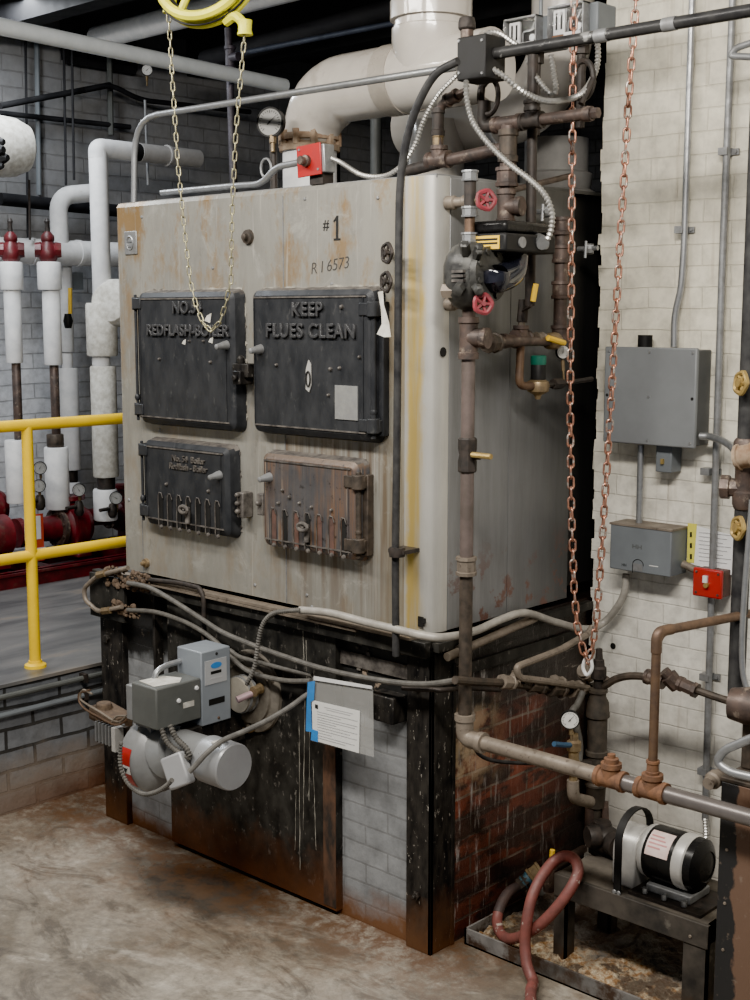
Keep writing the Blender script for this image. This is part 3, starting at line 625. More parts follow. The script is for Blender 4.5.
# mud packing near left end
bm=B(); rg=random.Random(11)
for k in range(110):
    u=rg.uniform(106,150); v=566+ (u-108)*.22+rg.uniform(0,18); p=P(u,v,y=-.055); s_=rg.uniform(.004,.014)
    lathe(bm,[(s_*.5,-s_*.6),(s_,-s_*.2),(s_*.9,s_*.3),(s_*.4,s_*.6)],p,(rg.uniform(-1,1),-1,rg.uniform(-1,1)),6)
mk('packing_debris',bm,M['debris'],base); bm=B()
for k in range(70):
    u=rg.uniform(112,140); v=603+(u-112)*.32+rg.uniform(-4,8); p=P(u,v,y=-.055); s_=rg.uniform(.004,.013)
    lathe(bm,[(s_*.5,-s_*.6),(s_,-s_*.2),(s_*.9,s_*.3),(s_*.4,s_*.6)],p,(rg.uniform(-1,1),-1,rg.uniform(-1,1)),6)
mk('packing_debris',bm,M['debris'],base)
# stub channel right of the plastic sleeve, and its step
bm=B(); a=P(373,691,y=-.03); c=P(398,724,y=-.03); box(bm,(a.x,-.055,c.z),(c.x,.02,a.z)); mk('beam_stub',bm,M['post'],base,bev=.004)
bm=B(); box(bm,(-1.47,-.02,.35),(-1.455,.02,1.04)); mk('thin_black_rod',bm,M['post'],base)
bm=B(); a=P(336,655,y=0); box(bm,(a.x,.012,a.z-.03),(-.12,.02,a.z+.02)); rg=random.Random(2)
for k in range(10): 
    x=-.40+rg.uniform(0,.1); z=1.0+rg.uniform(-.13,.02); w=rg.uniform(.006,.022); h=rg.uniform(.004,.014); box(bm,(x,.014,z),(x+w,.0205,z+h))
mk('chipped_paint',bm,M['insulrough'] if 0 else M['castedge'],base)
# side ledge stub pipe with coupling
bp=thing('capped_pipe_stub','short tan pipe stub with coupling along the top of the sooty brick side','pipe',P(448,655,x=.04))
bm=B(); a=P(447,657,x=.04); c=P(535,618,x=.04); sweep(bm,[a,c],.015,12); mk('pipe',bm,M['tanpipe'],bp)
bm=B(); d=P(458,652,x=.04); lathe(bm,[(.022,0),(.024,.02),(.022,.045)],d,c-a,8); mk('coupling',bm,M['darkpipe'],bp)
# ================================================================ CHAINS
def linkmesh(name,L_,W_,wire,m):
    bm=B(); r=W_/2-wire; h=L_/2-wire-r; pa=[]
    for k in range(7): a=PI*k/6; pa.append(Vector((r*math.cos(a),0,h+r*math.sin(a))))
    for k in range(7): a=PI+PI*k/6; pa.append(Vector((r*math.cos(a),0,-h+r*math.sin(a))))
    sweep(bm,pa,wire,6,closed=True)
    bmesh.ops.recalc_face_normals(bm,faces=bm.faces[:])
    me=bpy.data.meshes.new(name); bm.to_mesh(me); bm.free(); me.materials.append(m)
    for p in me.polygons: p.use_smooth=True
    return me
def chain(name,label,path,pitch,me,yaw,nmax=100,seed=1,twist=.0):
    path=[Vector(p) for p in path]; ln=[0]
    for a,b in zip(path,path[1:]): ln.append(ln[-1]+(b-a).length)
    n=int(ln[-1]/pitch); root=thing(name,label,'chain',min(path,key=lambda p:p.z)); rg=random.Random(seed)
    mats=[]
    for i in range(n):
        s=(i+.5)*pitch; j=max(k for k in range(len(ln)-1) if ln[k]<=s)
        w=(s-ln[j])/(ln[j+1]-ln[j]); c=path[j].lerp(path[j+1],w); t=(path[j+1]-path[j]).normalized()
        face=Vector((math.sin(yaw),-math.cos(yaw),0)); face=(face-t*face.dot(t)).normalized()
        x=face.cross(t).normalized(); a=(PI/2 if i%2 else 0)+rg.uniform(-.2,.2)+twist*i
        q=Matrix((x,face*1.0,t)).transposed(); Rm=q.to_4x4()@Matrix.Rotation(a,4,'Z'); Rm.translation=c-root.location; mats.append(Rm)
    order=sorted(range(n),key=lambda i:(root.location+mats[i].translation-CAM).length)
    keep=set(order[:nmax])
    first=None
    for i in sorted(keep):
        if first is None: o=bpy.data.objects.new('link',me); first=o
        else: o=first.copy()
        col.objects.link(o); o.parent=root; o.matrix_local=mats[i]
    rest=[i for i in range(n) if i not in keep]
    if rest:
        bm=B()
        for i in rest:
            k=len(bm.verts); bm.from_mesh(me); bm.verts.ensure_lookup_table()
            for v in bm.verts[k:]: v.co=mats[i]@v.co
        m2=bpy.data.meshes.new('upper_links'); bm.to_mesh(m2); bm.free(); 
        for p in m2.polygons: p.use_smooth=True
        if not m2.materials: m2.materials.append(me.materials[0])
        o=bpy.data.objects.new('upper_links',m2); col.objects.link(o); o.parent=root; o['kind']='stuff'
    return root
cl=linkmesh('copper_link',.050,.027,.0038,M['copperlink'])
cp=pts([(575,-40),(573,60),(572,170),(571,300),(570,400),(571,500),(574,590),(577,625),(583,650),(587,661)],y=.40)+pts([(592,650),(596,625),(601,560),(606,480),(610,420),(615,330),(622,210),(628,110),(636,0),(639,-40)],y=.40)
chain('hanging_chain','long reddish copper-coloured chain loop hanging in front of the white brick wall',cp,.0350,cl,-.75,100,1)
gl=linkmesh('steel_link',.038,.017,.0024,M['chainsteel'])
lp=pts([(168,5),(173,90),(178,165),(185,235),(190,280),(196,305),(203,323)],y=-.28)+pts([(211,331),(220,322),(226,303),(231,280),(232,215),(236,130),(241,75),(245,30)],y=-.28)
chain('hanging_chain','thin yellowish steel chain loop hanging over the upper left boiler door',lp,.0285,gl,-.75,100,4)
# chain hook at the bottom of the copper chain
bm=B(); sweep(bm,sm(pts([(586,657),(583,667),(587,675),(592,668),(590,655)],y=.41),5),.006,8); mk('hook',bm,M['insul'],label='small pale s-hook at the foot of the copper-coloured chain',cat='hook')
# yellow chain wheel
c=P(207,-26,y=-.28)
cw=thing('chain_wheel','yellow painted valve chain wheel with guide arms at the ceiling','chain wheel',c)
ax=Vector((.35,-.85,.32))
u_,v_,w_=frame(ax)
def ringpts(r,off=0,n=40,a0=0,a1=2*PI): return [c+w_*off+(u_*math.cos(a0+(a1-a0)*k/n)+v_*math.sin(a0+(a1-a0)*k/n))*r for k in range(n)]
bm=B(); sweep(bm,ringpts(.165,-.022),.017,8,closed=True); sweep(bm,ringpts(.165,.024),.017,8,closed=True); mk('rim',bm,M['wheelyellow'],cw)
bm=B(); sweep(bm,ringpts(.150,0),.014,6,closed=True,mi=0); sweep(bm,ringpts(.182,.0,60),.004,5,closed=True); mk('groove',bm,M['ink'],cw)
for k in range(5):
    a=2*PI*k/5+.4; d=u_*math.cos(a)+v_*math.sin(a); bm=B(); sweep(bm,[c+d*.02,c+d*.09+w_*.02,c+d*.15],.013,8); mk('spoke',bm,M['wheelyellow'],cw)
bm=B(); cyl(bm,c-w_*.04,c+w_*.05,.03,14); mk('hub',bm,M['wheelyellow'],cw)
for (A_,B_,C_) in (((170,8),(163,2),(180,-12)),((245,30),(236,26),(226,22))):
    p=P(*A_,y=-.28); bm=B(); lathe(bm,[(.026,-.016),(.022,0),(.024,.03)],p,(0,0,1),14)
    sweep(bm,sm([p+Vector((0,0,.015)),P(*B_,y=-.28)+Vector((0,0,.03)),P(*C_,y=-.28)+Vector((0,0,.0))],5),.016,8)
    mk('chain_guide',bm,M['wheelyellow'],cw)
bm=B()
# ================================================================ DUCTS
bm.free()
Yd=.42
d1=thing('breeching_pipe','fat glossy cream insulated pipe elbowing up out of the boiler top','insulated pipe',P(310,185,y=Yd))
o=P(310,186,y=Yd); r1=pxm(54,o)/2; zf=P(310,152,y=Yd).z; zf2=P(310,128,y=Yd).z
bm=B(); lathe(bm,[(r1,2.602-o.z),(r1,zf-o.z)],o,(0,0,1),32); mk('outlet_neck',bm,M['insul'],d1)
fo=Vector((o.x,o.y,zf)); bm=B(); h=zf2-zf
lathe(bm,[(r1*1.12,0),(r1*1.14,h*.25),(r1*1.0,h*.28),(r1*.98,h*.42),(r1*1.12,h*.45),(r1*1.10,h*.7),(r1*.98,h*.74),(r1*.9,h)],fo,(0,0,1),28); u,v,w=frame((0,0,1))
for k in range(10): a=2*PI*k/10; hexb(bm,fo+Vector((math.cos(a)*r1*1.03,math.sin(a)*r1*1.03,h*.2)),(0,0,1),.016,h*.65)
mk('flange',bm,M['rusty'],d1)
rd=pxm(66,P(360,84,y=Yd))/2; zc=P(360,86,y=Yd).z; cx=P(431,60,y=Yd).x
R0=.20; pa=[Vector((o.x,Yd,zf2-.03))]
pa+= [Vector((o.x+R0-R0*math.cos(a),Yd,zc-R0+R0*math.sin(a))) for a in [PI/2*k/12 for k in range(13)]]
n=len(pa); rad=[r1*.95]+[r1*.95+(rd-r1*.95)*min(1,k/7) for k in range(n-1)]
bm=B(); sweep(bm,pa+[Vector((o.x+.42,Yd,zc))],rd,32,radii=rad+[rd]); mk('elbow',bm,M['cream'],d1,ang=80)
bm=B(); sweep(bm,[Vector((o.x+.42,Yd,zc)),Vector((o.x+.50,Yd,zc))],rd*1.03,32); mk('lap_band',bm,mat('grimy_lap',(.42,.38,.33),(.3,.27,.23),.3,0,8,.2),d1)
bm=B(); sweep(bm,[Vector((o.x+.50,Yd,zc)),Vector((cx+.28,Yd,zc))],rd,32); mk('horizontal_run',bm,M['cream'],d1)
rv=pxm(78,P(431,30,y=Yd))/2; bm=B(); lathe(bm,[(rd*.98,0),(rv*1.02,rd*.9),(rv*1.02,rd*1.25),(rv*.95,rd*1.3),(rv*.95,1.05)],(cx,Yd,zc),(0,0,1),32)
lathe(bm,[(rv*1.06,rd*1.5),(rv*1.06,rd*2.0),(rv,rd*2.05)],(cx,Yd,zc),(0,0,1),32); mk('riser',bm,M['cream'],d1)
Ye=1.0
d2=thing('insulated_pipe','cream insulated pipe crossing behind the control boxes at the wall edge','insulated pipe',P(455,160,y=Ye))
zc2=P(500,118,y=Ye).z; xa=P(456,130,y=Ye).x; xb=P(562,60,y=Ye).x; r2=pxm(60,P(500,112,y=Ye))/2
bm=B(); R0=.2; sweep(bm,fil([(xa-.25,Ye,zc2),(xb,Ye,zc2),(xb,Ye,zc2+1.0)],.35,12),r2,28); mk('elbow_run',bm,M['cream'],d2,ang=80)
for q,xx in ((1,xa+.22),(2,xb-.3)):
    bm=B(); sweep(bm,[(xx,Ye,zc2),(xx+.03,Ye,zc2)],r2*1.03,28); mk('band',bm,M['insul'],d2)
bm=B(); lathe(bm,[(r2*.98,2.67-zc2),(r2*.98,-.05),(r2*.9,0)],(xa-.02,Ye-.1,zc2),(0,0,1),28); mk('outlet_neck',bm,M['cream'],d2)
bm=B(); lathe(bm,[(r2*1.05,2.602-zc2),(r2*1.08,2.63-zc2),(r2*1.0,2.68-zc2)],(xa-.02,Ye-.1,zc2),(0,0,1),28); mk('flange',bm,M['rusty'],d2)
bm=B(); zz=zc2+.22; lathe(bm,[(r2*1.02,0),(r2*1.05,.03),(r2*1.05,.06),(r2,.08)],(xb,Ye,zz+.02),(0,0,1),28); mk('collar',bm,M['cream'],d2)
q=P(556,172,y=1.3); bm=B(); lathe(bm,[(.12,-.10),(.16,-.09),(.16,-.05),(.14,-.04),(.145,-.02),(.15,.02),(.13,.03),(.13,.16)],(q.x,1.3,2.702),(0,0,1),24)
mk('stub_pipe',bm,mat('shadowed_pale',(.30,.29,.27),(.22,.21,.2),.6,0,8,.2),label='short pale insulated vertical pipe behind the boiler beside the wall edge',cat='insulated pipe')
# ================================================================ OVERHEAD DARK PIPES
def T(name,label,cat,path,w,m,**k):
    return tube(name,path,w,m,label=label,cat=cat,**k)
T('overhead_pipe','wide dark overhead pipe passing behind the cream boiler outlet pipe','pipe',[P(205,60,y=2.2),P(420,2,y=2.2)],22,M['darkbg'])
T('overhead_pipe','thin blue-black overhead pipe under the wide dark one','pipe',[P(228,56,y=2.0),P(420,18,y=2.0)],6,mat('blueblack',(.05,.06,.085),(.03,.035,.05),.5,.2,10,.1))
dp=thing('hanger_pipe','grimy purple-brown vertical pipe with a tee behind the thin yellowish chain','pipe',P(234,180,y=1.6))
bm=B(); sweep(bm,[P(228,28,y=1.6),P(234,195,y=1.6)],pxm(7.5,P(230,100,y=1.6))/2,12); mk('pipe',bm,M['purplepipe'],dp)
bm=B(); q=P(230,58,y=1.6); lathe(bm,[(.032,-.06),(.032,-.045),(.026,-.04),(.026,.04),(.032,.045),(.032,.06)],q,(0,0,1),14); cyl(bm,q,q+Vector((.07,0,0)),.024); mk('tee_fitting',bm,M['purplepipe'],dp)
T('overhead_pipe','big white insulated pipe end high at the upper left','insulated pipe',[P(96,38,y=1.9),P(330,-22,y=1.9)],27,M['insul'])
T('rail_pipe','long pale blue-white pipe crossing the upper left corner','pipe',[P(-30,20,x=-2.75),P(285,86,x=-2.75)],14,M['white'])
T('beam','dark steel beam above the pale pipe at upper left','beam',[P(60,-8,y=3.0),P(420,-60,y=3.0)],40,M['darkbg'])
for i,(a,b_,w,x) in enumerate((((0,199),(130,212),12,-4.75),((0,113),(130,127),5,-4.8),((0,106),(110,85),6,-4.6))):
    T('wall_pipe',['thick black pipe running along the left wall behind the white verticals','thin black pipe high along the left brick wall','dark pipe sloping up along the left brick wall'][i],'pipe',[P(*a,x=x),P(*b_,x=x if i<2 else -4.75)],w,M['darkbg'])
T('wall_pipe','dark branching pipe above the white elbow at left','pipe',fil([P(85,90,x=-4.7),P(110,84,x=-4.7),P(140,100,x=-4.7),P(250,112,x=-4.7)],.1),5,M['darkbg'])
for i,(u,v0,v1,w,x,mm) in enumerate(((25,0,240,2.6,-4.8,'darkbg'),(63,0,185,2.6,-4.7,'darkbg'),(71,0,180,2.6,-4.6,'darkbg'),(36,0,195,5,-4.85,'relaygrey'),(108,0,135,6,-4.8,'darkgrey'),(145,100,185,2.6,-4.3,'galvdull'))):
    T('hanger_rod' if w<3 else 'vertical_pipe',['first thin black hanger rod on the left wall','thin black hanger rod left of the tall white elbow','second thin black hanger rod next to its twin','pale vertical pipe high on the left brick wall','grey vertical pipe below the overhead insulated pipe','short thin rod beside the white horizontal stub'][i],'rod' if w<3 else 'pipe',[P(u,v0,x=x),P(u+3,v1,x=x)],w,M[mm],seg=8)
q=P(322,120,y=2.7); T('background_drum','tall dark drum standing behind the boiler','tank',[q,Vector((q.x,2.7,0))],34,M['darkbg'])
q=P(376,60,y=2.6); T('stack_pipe','dark grey vertical pipe seen under the cream pipe behind the boiler','pipe',[q,Vector((q.x,2.6,0))],11,M['darkgrey'])
gauge('small dial gauge on dark pipes of the left wall',P(147,70,x=-4.5),(.8,-.6,0),pxm(11,P(147,70,x=-4.5))/2,P(147,86,x=-4.5))
# ================================================================ TOP FRONT: conduits, gauge, switch
T('conduit','bright steel conduit rising over the boiler top and running right','conduit',[P(134,202,y=.06),P(136,140,y=.06),P(165,112,y=.06),P(457,67,y=.06)][0:1]+[P(135,118,y=.06),P(457,67,y=.06)],6.2,M['galv'],f=.16)
T('conduit','short silver conduit bent up from the boiler top to the red switch','conduit',[P(162,193,y=.09),P(232,186,y=.06),P(262,184,y=.05),P(276,167,y=.04),P(302,162,y=.03)],6.5,M['galv'],f=.07)
sw=thing('emergency_switch','small red emergency switch plate with brown knob on the boiler top','switch',P(318,183,y=.04))
a=P(298,146,y=.0); c2=P(322,175,y=.0); Rz=Matrix.Rotation(math.radians(-3),3,'Y')
bm=B(); box(bm,(a.x,-.006,c2.z),(c2.x,.0,a.z),R=Rz); mk('cover_plate',bm,M['red'],sw,bev=.002)
bm=B(); box(bm,(a.x+.03,0,c2.z+.008),(c2.x+.012,.05,a.z-.004),R=Rz); mk('switch_box',bm,M['galv'],sw,bev=.003)
bm=B(); q=P(307,161,y=-.006); lathe(bm,[(.020,0),(.020,.012),(.013,.014),(.012,.028),(.016,.03),(.014,.036)],q,(0,-1,0),14); mk('knob',bm,M['brownpipe'],sw)
for s_,t_ in ((.01,.01),(-.01,-.01)):
    bm=B(); lathe(bm,[(.005,0),(.004,.003)],((a.x+.012) if s_>0 else c2.x-.012,-.006,(a.z-.015) if s_>0 else c2.z+.02),(0,-1,0),8); mk('screw',bm,M['galv'],sw)
bm=B(); q=P(322,181,y=.04); box(bm,(q.x-.03,.01,2.60),(q.x+.035,.06,c2.z+.02)); mk('bracket',bm,M['iron'],sw)
T('flexible_conduit','silver ribbed flexible conduit sagging from the red switch to the black box','flexible conduit',pts([(325,156),(340,162),(362,175),(385,176),(402,165),(415,145),(424,120),(438,95),(458,74)],y=.035),5.6,M['flexm'],smooth=True,rib=.011,seg=8)
g=gauge('large dial pressure gauge beside the cream outlet pipe',P(270,122,y=.2),(.35,-.93,.0),pxm(29,P(270,122,y=.2))/2,P(273,152,y=.2),face=M['dialgrey'],needle=40)
bm=B(); sweep(bm,[P(273,140,y=.22),P(274,190,y=.22)],.014,10); mk('siphon_pipe',bm,M['iron'],g)
q=P(266,168,y=.2); bm=B(); sweep(bm,[q+Vector((.028*math.cos(t),0,.034*math.sin(t))) for t in [2*PI*k/18 for k in range(18)]],.005,7,closed=True); mk('siphon_loop',bm,M['galvdull'],g)
# black cable drop
bc=tube('cable',sm(pts([(396,656),(395.5,560),(397,440),(398,330),(399,230),(400,190),(403,160),(409,130),(420,100),(436,74),(458,61)],y=-.075)),8,M['cable'],label='thick black cable hanging down the boiler front from the black box',cat='cable')
bm=B(); q=P(397,552,y=-.075); lathe(bm,[(.026,-.015),(.028,0),(.026,.015)],q,(0,0,1),12); box(bm,(q.x-.035,-.08,q.z-.005),(q.x+.035,0,q.z+.008)); mk('clamp',bm,M['iron'],bc)
# small black hand valves on front right
for i,(u,v) in enumerate(((387,253),(386,282))):
    t=thing('hand_valve',['upper small black handwheel on boiler front beside the black cable','lower small black handwheel on boiler front beside the black cable'][i],'valve',P(u+4,v+3,y=0),'small black handwheels')
    bm=B(); wheel(bm,P(u,v,y=-.07),(-.3,-1,.0),.030,.006,5); mk('handwheel',bm,M['iron'],t)
    bm=B(); cyl(bm,P(u,v,y=-.07),P(u+3,v+1,y=0),.010); mk('stem',bm,M['iron'],t)
# plug pipe on the black box
# black junction box at top
X0=.075; Yb=-.0
jb=thing('junction_box','black square junction box at the top with pipes and flexible conduits','junction box',P(472,78,y=Yb))
a=P(457,38,y=Yb); c2=P(485,77,y=Yb)
bm=B(); box(bm,(a.x,Yb,c2.z),(c2.x+.0,Yb+.10,a.z)); mk('box',bm,M['blackplastic'],jb,bev=.004)
bm=B(); q=P(467,30,y=.05); lathe(bm,[(.020,-.04),(.020,.0)],q,(0,0,1),14,0); mk('nipple',bm,M['brownpipe'],jb); bm=B(); lathe(bm,[(.024,.0),(.028,.005),(.028,.02),(.024,.035),(.02,.037)],q,(0,0,1),10,0); mk('cap',bm,M['iron'],jb)
for u,v in ((459,41),(482,40),(459,73),(482,73)):
    bm=B(); lathe(bm,[(.005,0),(.004,.003)],P(u,v,y=Yb),(0,-1,0),8); mk('screw',bm,M['galvdull'],jb)
hp=thing('conduit_pipe','dark horizontal pipe running right from the black junction box past the white wall','pipe',P(620,40,y=.05))
bm=B(); a=P(487,55,y=.05); e=P(790,6,y=.05); e.z=a.z; sweep(bm,[a,e],.0175,12); mk('pipe',bm,mat('black_worn_conduit',(.03,.03,.032),(.05,.05,.05),.35,.3,20,.1,spot=(.30,.30,.29),spotlim=(.60,.66),spotscale=14),hp)
for u,v in ((670,27),(602,40)): 
    bm=B(); q=P(u,v,y=.05); lathe(bm,[(.0195,-.02),(.020,.0),(.0195,.02)],(q.x,.05,a.z),(1,0,0),12); mk('coupling',bm,M['galvdull'],hp)
# flex conduits
FX=[('silver flexible conduit dropping from the black box to the actuator',pts([(466,80),(467,100),(473,122),(488,143),(508,163),(530,180),(545,195),(552,213),(551,230),(547,240)],y=.0),6.5),
('silver flexible conduit sagging right from the black box to the right control box',pts([(489,67,'y',.04),(505,77,'y',.06),(522,91,'y',.1),(545,101,'y',.2),(570,99,'y',.35),(585,90,'y',.42),(596,70,'y',.5),(598,50,'y',.5),(596,38,'y',.5)],y=.2),6.5),
('short silver flexible conduit arching over the black box',pts([(482,38),(490,33),(500,34),(512,42),(520,48)],y=.1),6),
('silver flexible conduit looping under the left control box',pts([(527,58),(533,72),(543,86),(551,94),(556,90),(554,75),(551,55)],y=.3),6)]
for l,p_,w in FX: T('flexible_conduit',l,'flexible conduit',p_,w,M['flexm'],smooth=True,rib=.012,seg=8)
# control boxes with clear covers
for i,(u0,v0,u1,v1,x2) in enumerate(((507,21,539,53,0),(551,8,586,43,0))):
    yy=.52; a=P(u0,v0,y=yy); c2=P(u1,v1,y=yy); zt=a.z; zb=P(u0,v1-(2 if i==0 else 2),y=yy).z
    t=thing('control_box',['left pressure control with clear cover above the dark pipe','right pressure control with clear cover above the dark pipe'][i],'pressure control',((a.x+c2.x)/2,yy,zb),'pressure controls with clear covers')
    bm=B(); box(bm,(a.x,yy+.02,zb),(c2.x+.03,yy+.13,zt)); mk('housing',bm,M['relaygrey'],t,bev=.005)
    bm=B(); 
    for s in ((a.x,zb,c2.x,zb+.004),(a.x,zt-.005,c2.x,zt),(a.x,zb,a.x+.004,zt),(c2.x-.004,zb,c2.x,zt)): box(bm,(s[0],yy-.02,s[1]),(s[2],yy+.02,s[3]))
    mk('cover_frame',bm,M['galvdull'],t)
    bm=B(); box(bm,(a.x,yy-.024,zb),(c2.x,yy-.020,zt)); mk('clear_cover',bm,M['glass'],t)
    W=c2.x-a.x; H=zt-zb
    bm=B(); box(bm,(a.x+W*.08,yy+.0,zb+H*.15),(a.x+W*.40,yy+.015,zt-H*.1)); mk('scale_plate',bm,M['insul'],t)
    bm=B(); box(bm,(a.x+W*.15,yy-.003,zb+H*.3),(a.x+W*.19,yy+.0,zt-H*.2)); box(bm,(a.x+W*.29,yy-.003,zb+H*.3),(a.x+W*.33,yy+.0,zt-H*.2)); mk('scale_slot',bm,M['ink'],t)
    bm=B(); box(bm,(a.x+W*.44,yy+.002,zb+H*.16),(a.x+W*.94,yy+.014,zt-H*.08)); mk('mechanism',bm,M['ink'],t); bm=B(); box(bm,(a.x+.004,yy+.015,zb+.004),(c2.x-.004,yy+.019,zt-.005)); mk('back_plate',bm,M['darkgrey'],t)
    bm=B(); sweep(bm,sm([(a.x+W*.5,yy,zb+H*.2),(a.x+W*.55,yy-.005,zb+H*.5),(a.x+W*.75,yy,zb+H*.55),(a.x+W*.85,yy,zb+H*.8)],5),.003,6); cyl(bm,(a.x+W*.8,yy-.004,zb+H*.3),(a.x+W*.8,yy+.006,zb+H*.3),.012,10); mk('linkage',bm,M['galv'],t)
    bm=B(); box(bm,(a.x+W*.05,yy-.003,zb+H*.03),(a.x+W*.5,yy+.002,zb+H*.13)); mk('orange_strip',bm,M['orangerust'],t)
    bm=B(); box(bm,(a.x+W*.5,yy-.026,zb+.0),(c2.x-W*.04,yy-.024,zb+H*.13)); mk('white_strip',bm,M['insul'],t)
    bm=B(); m_=((a.x+c2.x)/2); cyl(bm,(m_,yy+.08,zb-.28),(m_,yy+.08,zb),.016,10); hexb(bm,(m_,yy+.08,zb-.04),(0,0,1),.026,.04); mk('mounting_pipe',bm,M['iron'],t)
T('vertical_rod','slim dark rod rising behind the left control box','pipe',[P(541,-20,y=.7),P(541,60,y=.7)],4,M['relaygrey'])
# ================================================================ BROWN PIPING ABOVE BOILER SIDE
def pipething(name,label,loc): return thing(name,label,'pipe',loc)
def fit(par,p,ax,r,ln,m,name='coupling',seg=14):
    bm=B(); lathe(bm,[(r*1.12,-ln/2),(r*1.15,-ln*.32),(r,-ln*.28),(r,ln*.28),(r*1.15,ln*.32),(r*1.12,ln/2)],p,ax,seg); return mk(name,bm,m,par)
def tee(par,p,ax,ax2,r,ln,m,name='tee_fitting'):
    bm=B(); pr=[(r*1.12,-ln/2),(r*1.15,-ln*.36),(r,-ln*.33),(r,ln*.33),(r*1.15,ln*.36),(r*1.12,ln/2)]; lathe(bm,pr,p,ax,16)
    lathe(bm,[(r,0),(r,ln*.34),(r*1.14,ln*.37),(r*1.12,ln*.52)],p,ax2,16); return mk(name,bm,m,par)
Y1=.22
bp=thing('feed_riser','brown steel riser with union fittings standing above the actuator','pipe',P(506,222,y=Y1))
bm=B(); sweep(bm,[P(508,126,y=Y1),P(506,225,y=Y1)],.023,16); mk('pipe',bm,M['brownpipe'],bp)
fit(bp,P(508,146,y=Y1),(0,0,1),.029,.10,M['darkpipe']); fit(bp,P(507,177,y=Y1),(0,0,1),.033,.06,M['brownpipe'],'union',8); fit(bp,P(508,163,y=Y1),(0,0,1),.026,.04,M['brownpipe'],'union',8)
tee(bp,P(506,207,y=Y1),(0,0,1),(1,.2,0),.028,.11,M['brownpipe'])
bm=B(); sweep(bm,[P(504,148,y=Y1),P(440,162,y=Y1)],.020,12); sweep(bm,[P(404,172,y=Y1),P(438,163,y=Y1)],.020,12,1); mk('side_branch',bm,[M['brownpipe'],M['iron']],bp)
tee(bp,P(439,160,y=Y1),(1,0,0),(0,0,1),.026,.09,M['brownpipe'])
hz=thing('manifold_pipe','rusty black pipe manifold with a capped right end under the flexible conduit','pipe',P(530,123,y=.24))
z0=P(530,121,y=.24).z; bm=B(); sweep(bm,[(P(484,128,y=.24).x,.24,z0),(P(584,112,y=.24).x,.24,z0)],.0185,12); mk('pipe',bm,M['brownpipe'],hz)
bm=B(); q=Vector((P(584,112,y=.24).x,.24,z0)); lathe(bm,[(.022,0),(.024,.015),(.022,.03)],q,(1,0,0),14); hexb(bm,q+Vector((.03,0,0)),(1,0,0),.017,.022); mk('end_cap',bm,M['brownpipe'],hz)
tee(hz,(P(508,122,y=.24).x,.24,z0),(1,0,0),(0,0,-1),.025,.11,M['brownpipe']); tee(hz,(P(532,118,y=.24).x,.24,z0),(1,0,0),(0,0,1),.024,.08,M['iron'])
bm=B(); q=Vector((P(484,125,y=.24).x,.24,z0)); sweep(bm,fil([q+Vector((.05,0,0)),q,q+Vector((0,0,.08))],.04),.022,12); mk('elbow_fitting',bm,M['iron'],hz)
# black pigtail
q=P(490,97,y=.24); bm=B()
pa=[P(482,118,y=.24),P(482,95,y=.24),P(484,80,y=.22)]+[q+Vector((.036*math.cos(t),-.01*k_/12,.055*math.sin(t))) for k_,t in [(k,2.4-2*PI*k/12) for k in range(13)]]+[P(492,78,y=.2),P(503,64,y=.2)]
sweep(bm,sm(pa,3),.009,8); mk('pigtail_siphon',bm,M['iron'],label='black coiled pigtail siphon under the black junction box',cat='siphon')
q=P(583,80,y=.45); bm=B(); sweep(bm,sm([q+Vector((.04*math.cos(t),0,.06*math.sin(t))) for t in [2*PI*k/14 for k in range(15)]]+[P(581,104,y=.4)],2),.010,8)
mk('pigtail_siphon',bm,M['iron'],label='black coiled pigtail siphon behind the copper-coloured chain near the wall',cat='siphon')
vb=thing('vertical_pipe','long thin black vertical pipe passing behind the black actuator','pipe',P(532,225,y=.30))
bm=B(); sweep(bm,[P(533,55,y=.30),P(530,306,y=.30)],.017,12); mk('pipe',bm,M['iron'],vb); fit(vb,P(532,110,y=.30),(0,0,1),.025,.06,M['iron'])
lv=thing('relief_fitting','rusty stack of valve fittings under the black junction box','fitting',P(438,158,y=Y1))
bm=B(); sweep(bm,fil([P(439,155,y=Y1),P(438,112,y=Y1),P(445,101,y=Y1),P(466,92,y=Y1)],.05),.015,12); mk('pipe',bm,M['brownpipe'],lv)
fit(lv,P(438,122,y=Y1),(0,0,1),.020,.09,M['iron']); fit(lv,P(438,143,y=Y1),(0,0,1),.018,.06,M['brass'],'union',8); fit(lv,P(452,98,y=Y1),(1,0,.3),.021,.05,M['brownpipe'],'elbow_fitting')
# ================================================================ WATER COLUMN on side
XC=.15
wc=thing('water_column','brown vertical steel feed pipe turning into the long horizontal run','pipe',P(467,735,x=XC))
YC=P(467,500,x=XC).y
zt=P(466,180,x=XC).z; zb=P(467,737,x=XC).z
pu=lambda u,v: P(u,v,y=YC)
def seg(v0,v1,r,m,name,sg=16):
    bm=B(); a=pu(466.5,v0); b2=pu(466.5,v1); a.x=b2.x=XC; sweep(bm,[a,b2],r,sg); return mk(name,bm,m,wc)
seg(176,212,.0185,M['iron'],'nipple'); seg(212,236,.016,M['copper'],'sight_nipple'); seg(236,250,.018,M['tanpipe'],'nipple')
for v in (176,212,238,247):
    q=pu(466.5,v); q.x=XC; fit(wc,q,(0,0,1),.0235,.032,M['galv'] if v!=247 else M['brownpipe'],'union',8)
seg(290,345,.021,M['brownpipe'],'pipe'); seg(345,560,.0215,mat('grey_brown_pipe',(.17,.13,.12),(.10,.08,.07),.5,.3,12,.2),'pipe'); seg(560,735,.0215,M['darkpipe'],'lower_pipe')
q=pu(467,338); q.x=XC; tee(wc,q,(0,0,1),(1,.2,0),.029,.13,M['brownpipe'])
q=pu(467,397); q.x=XC
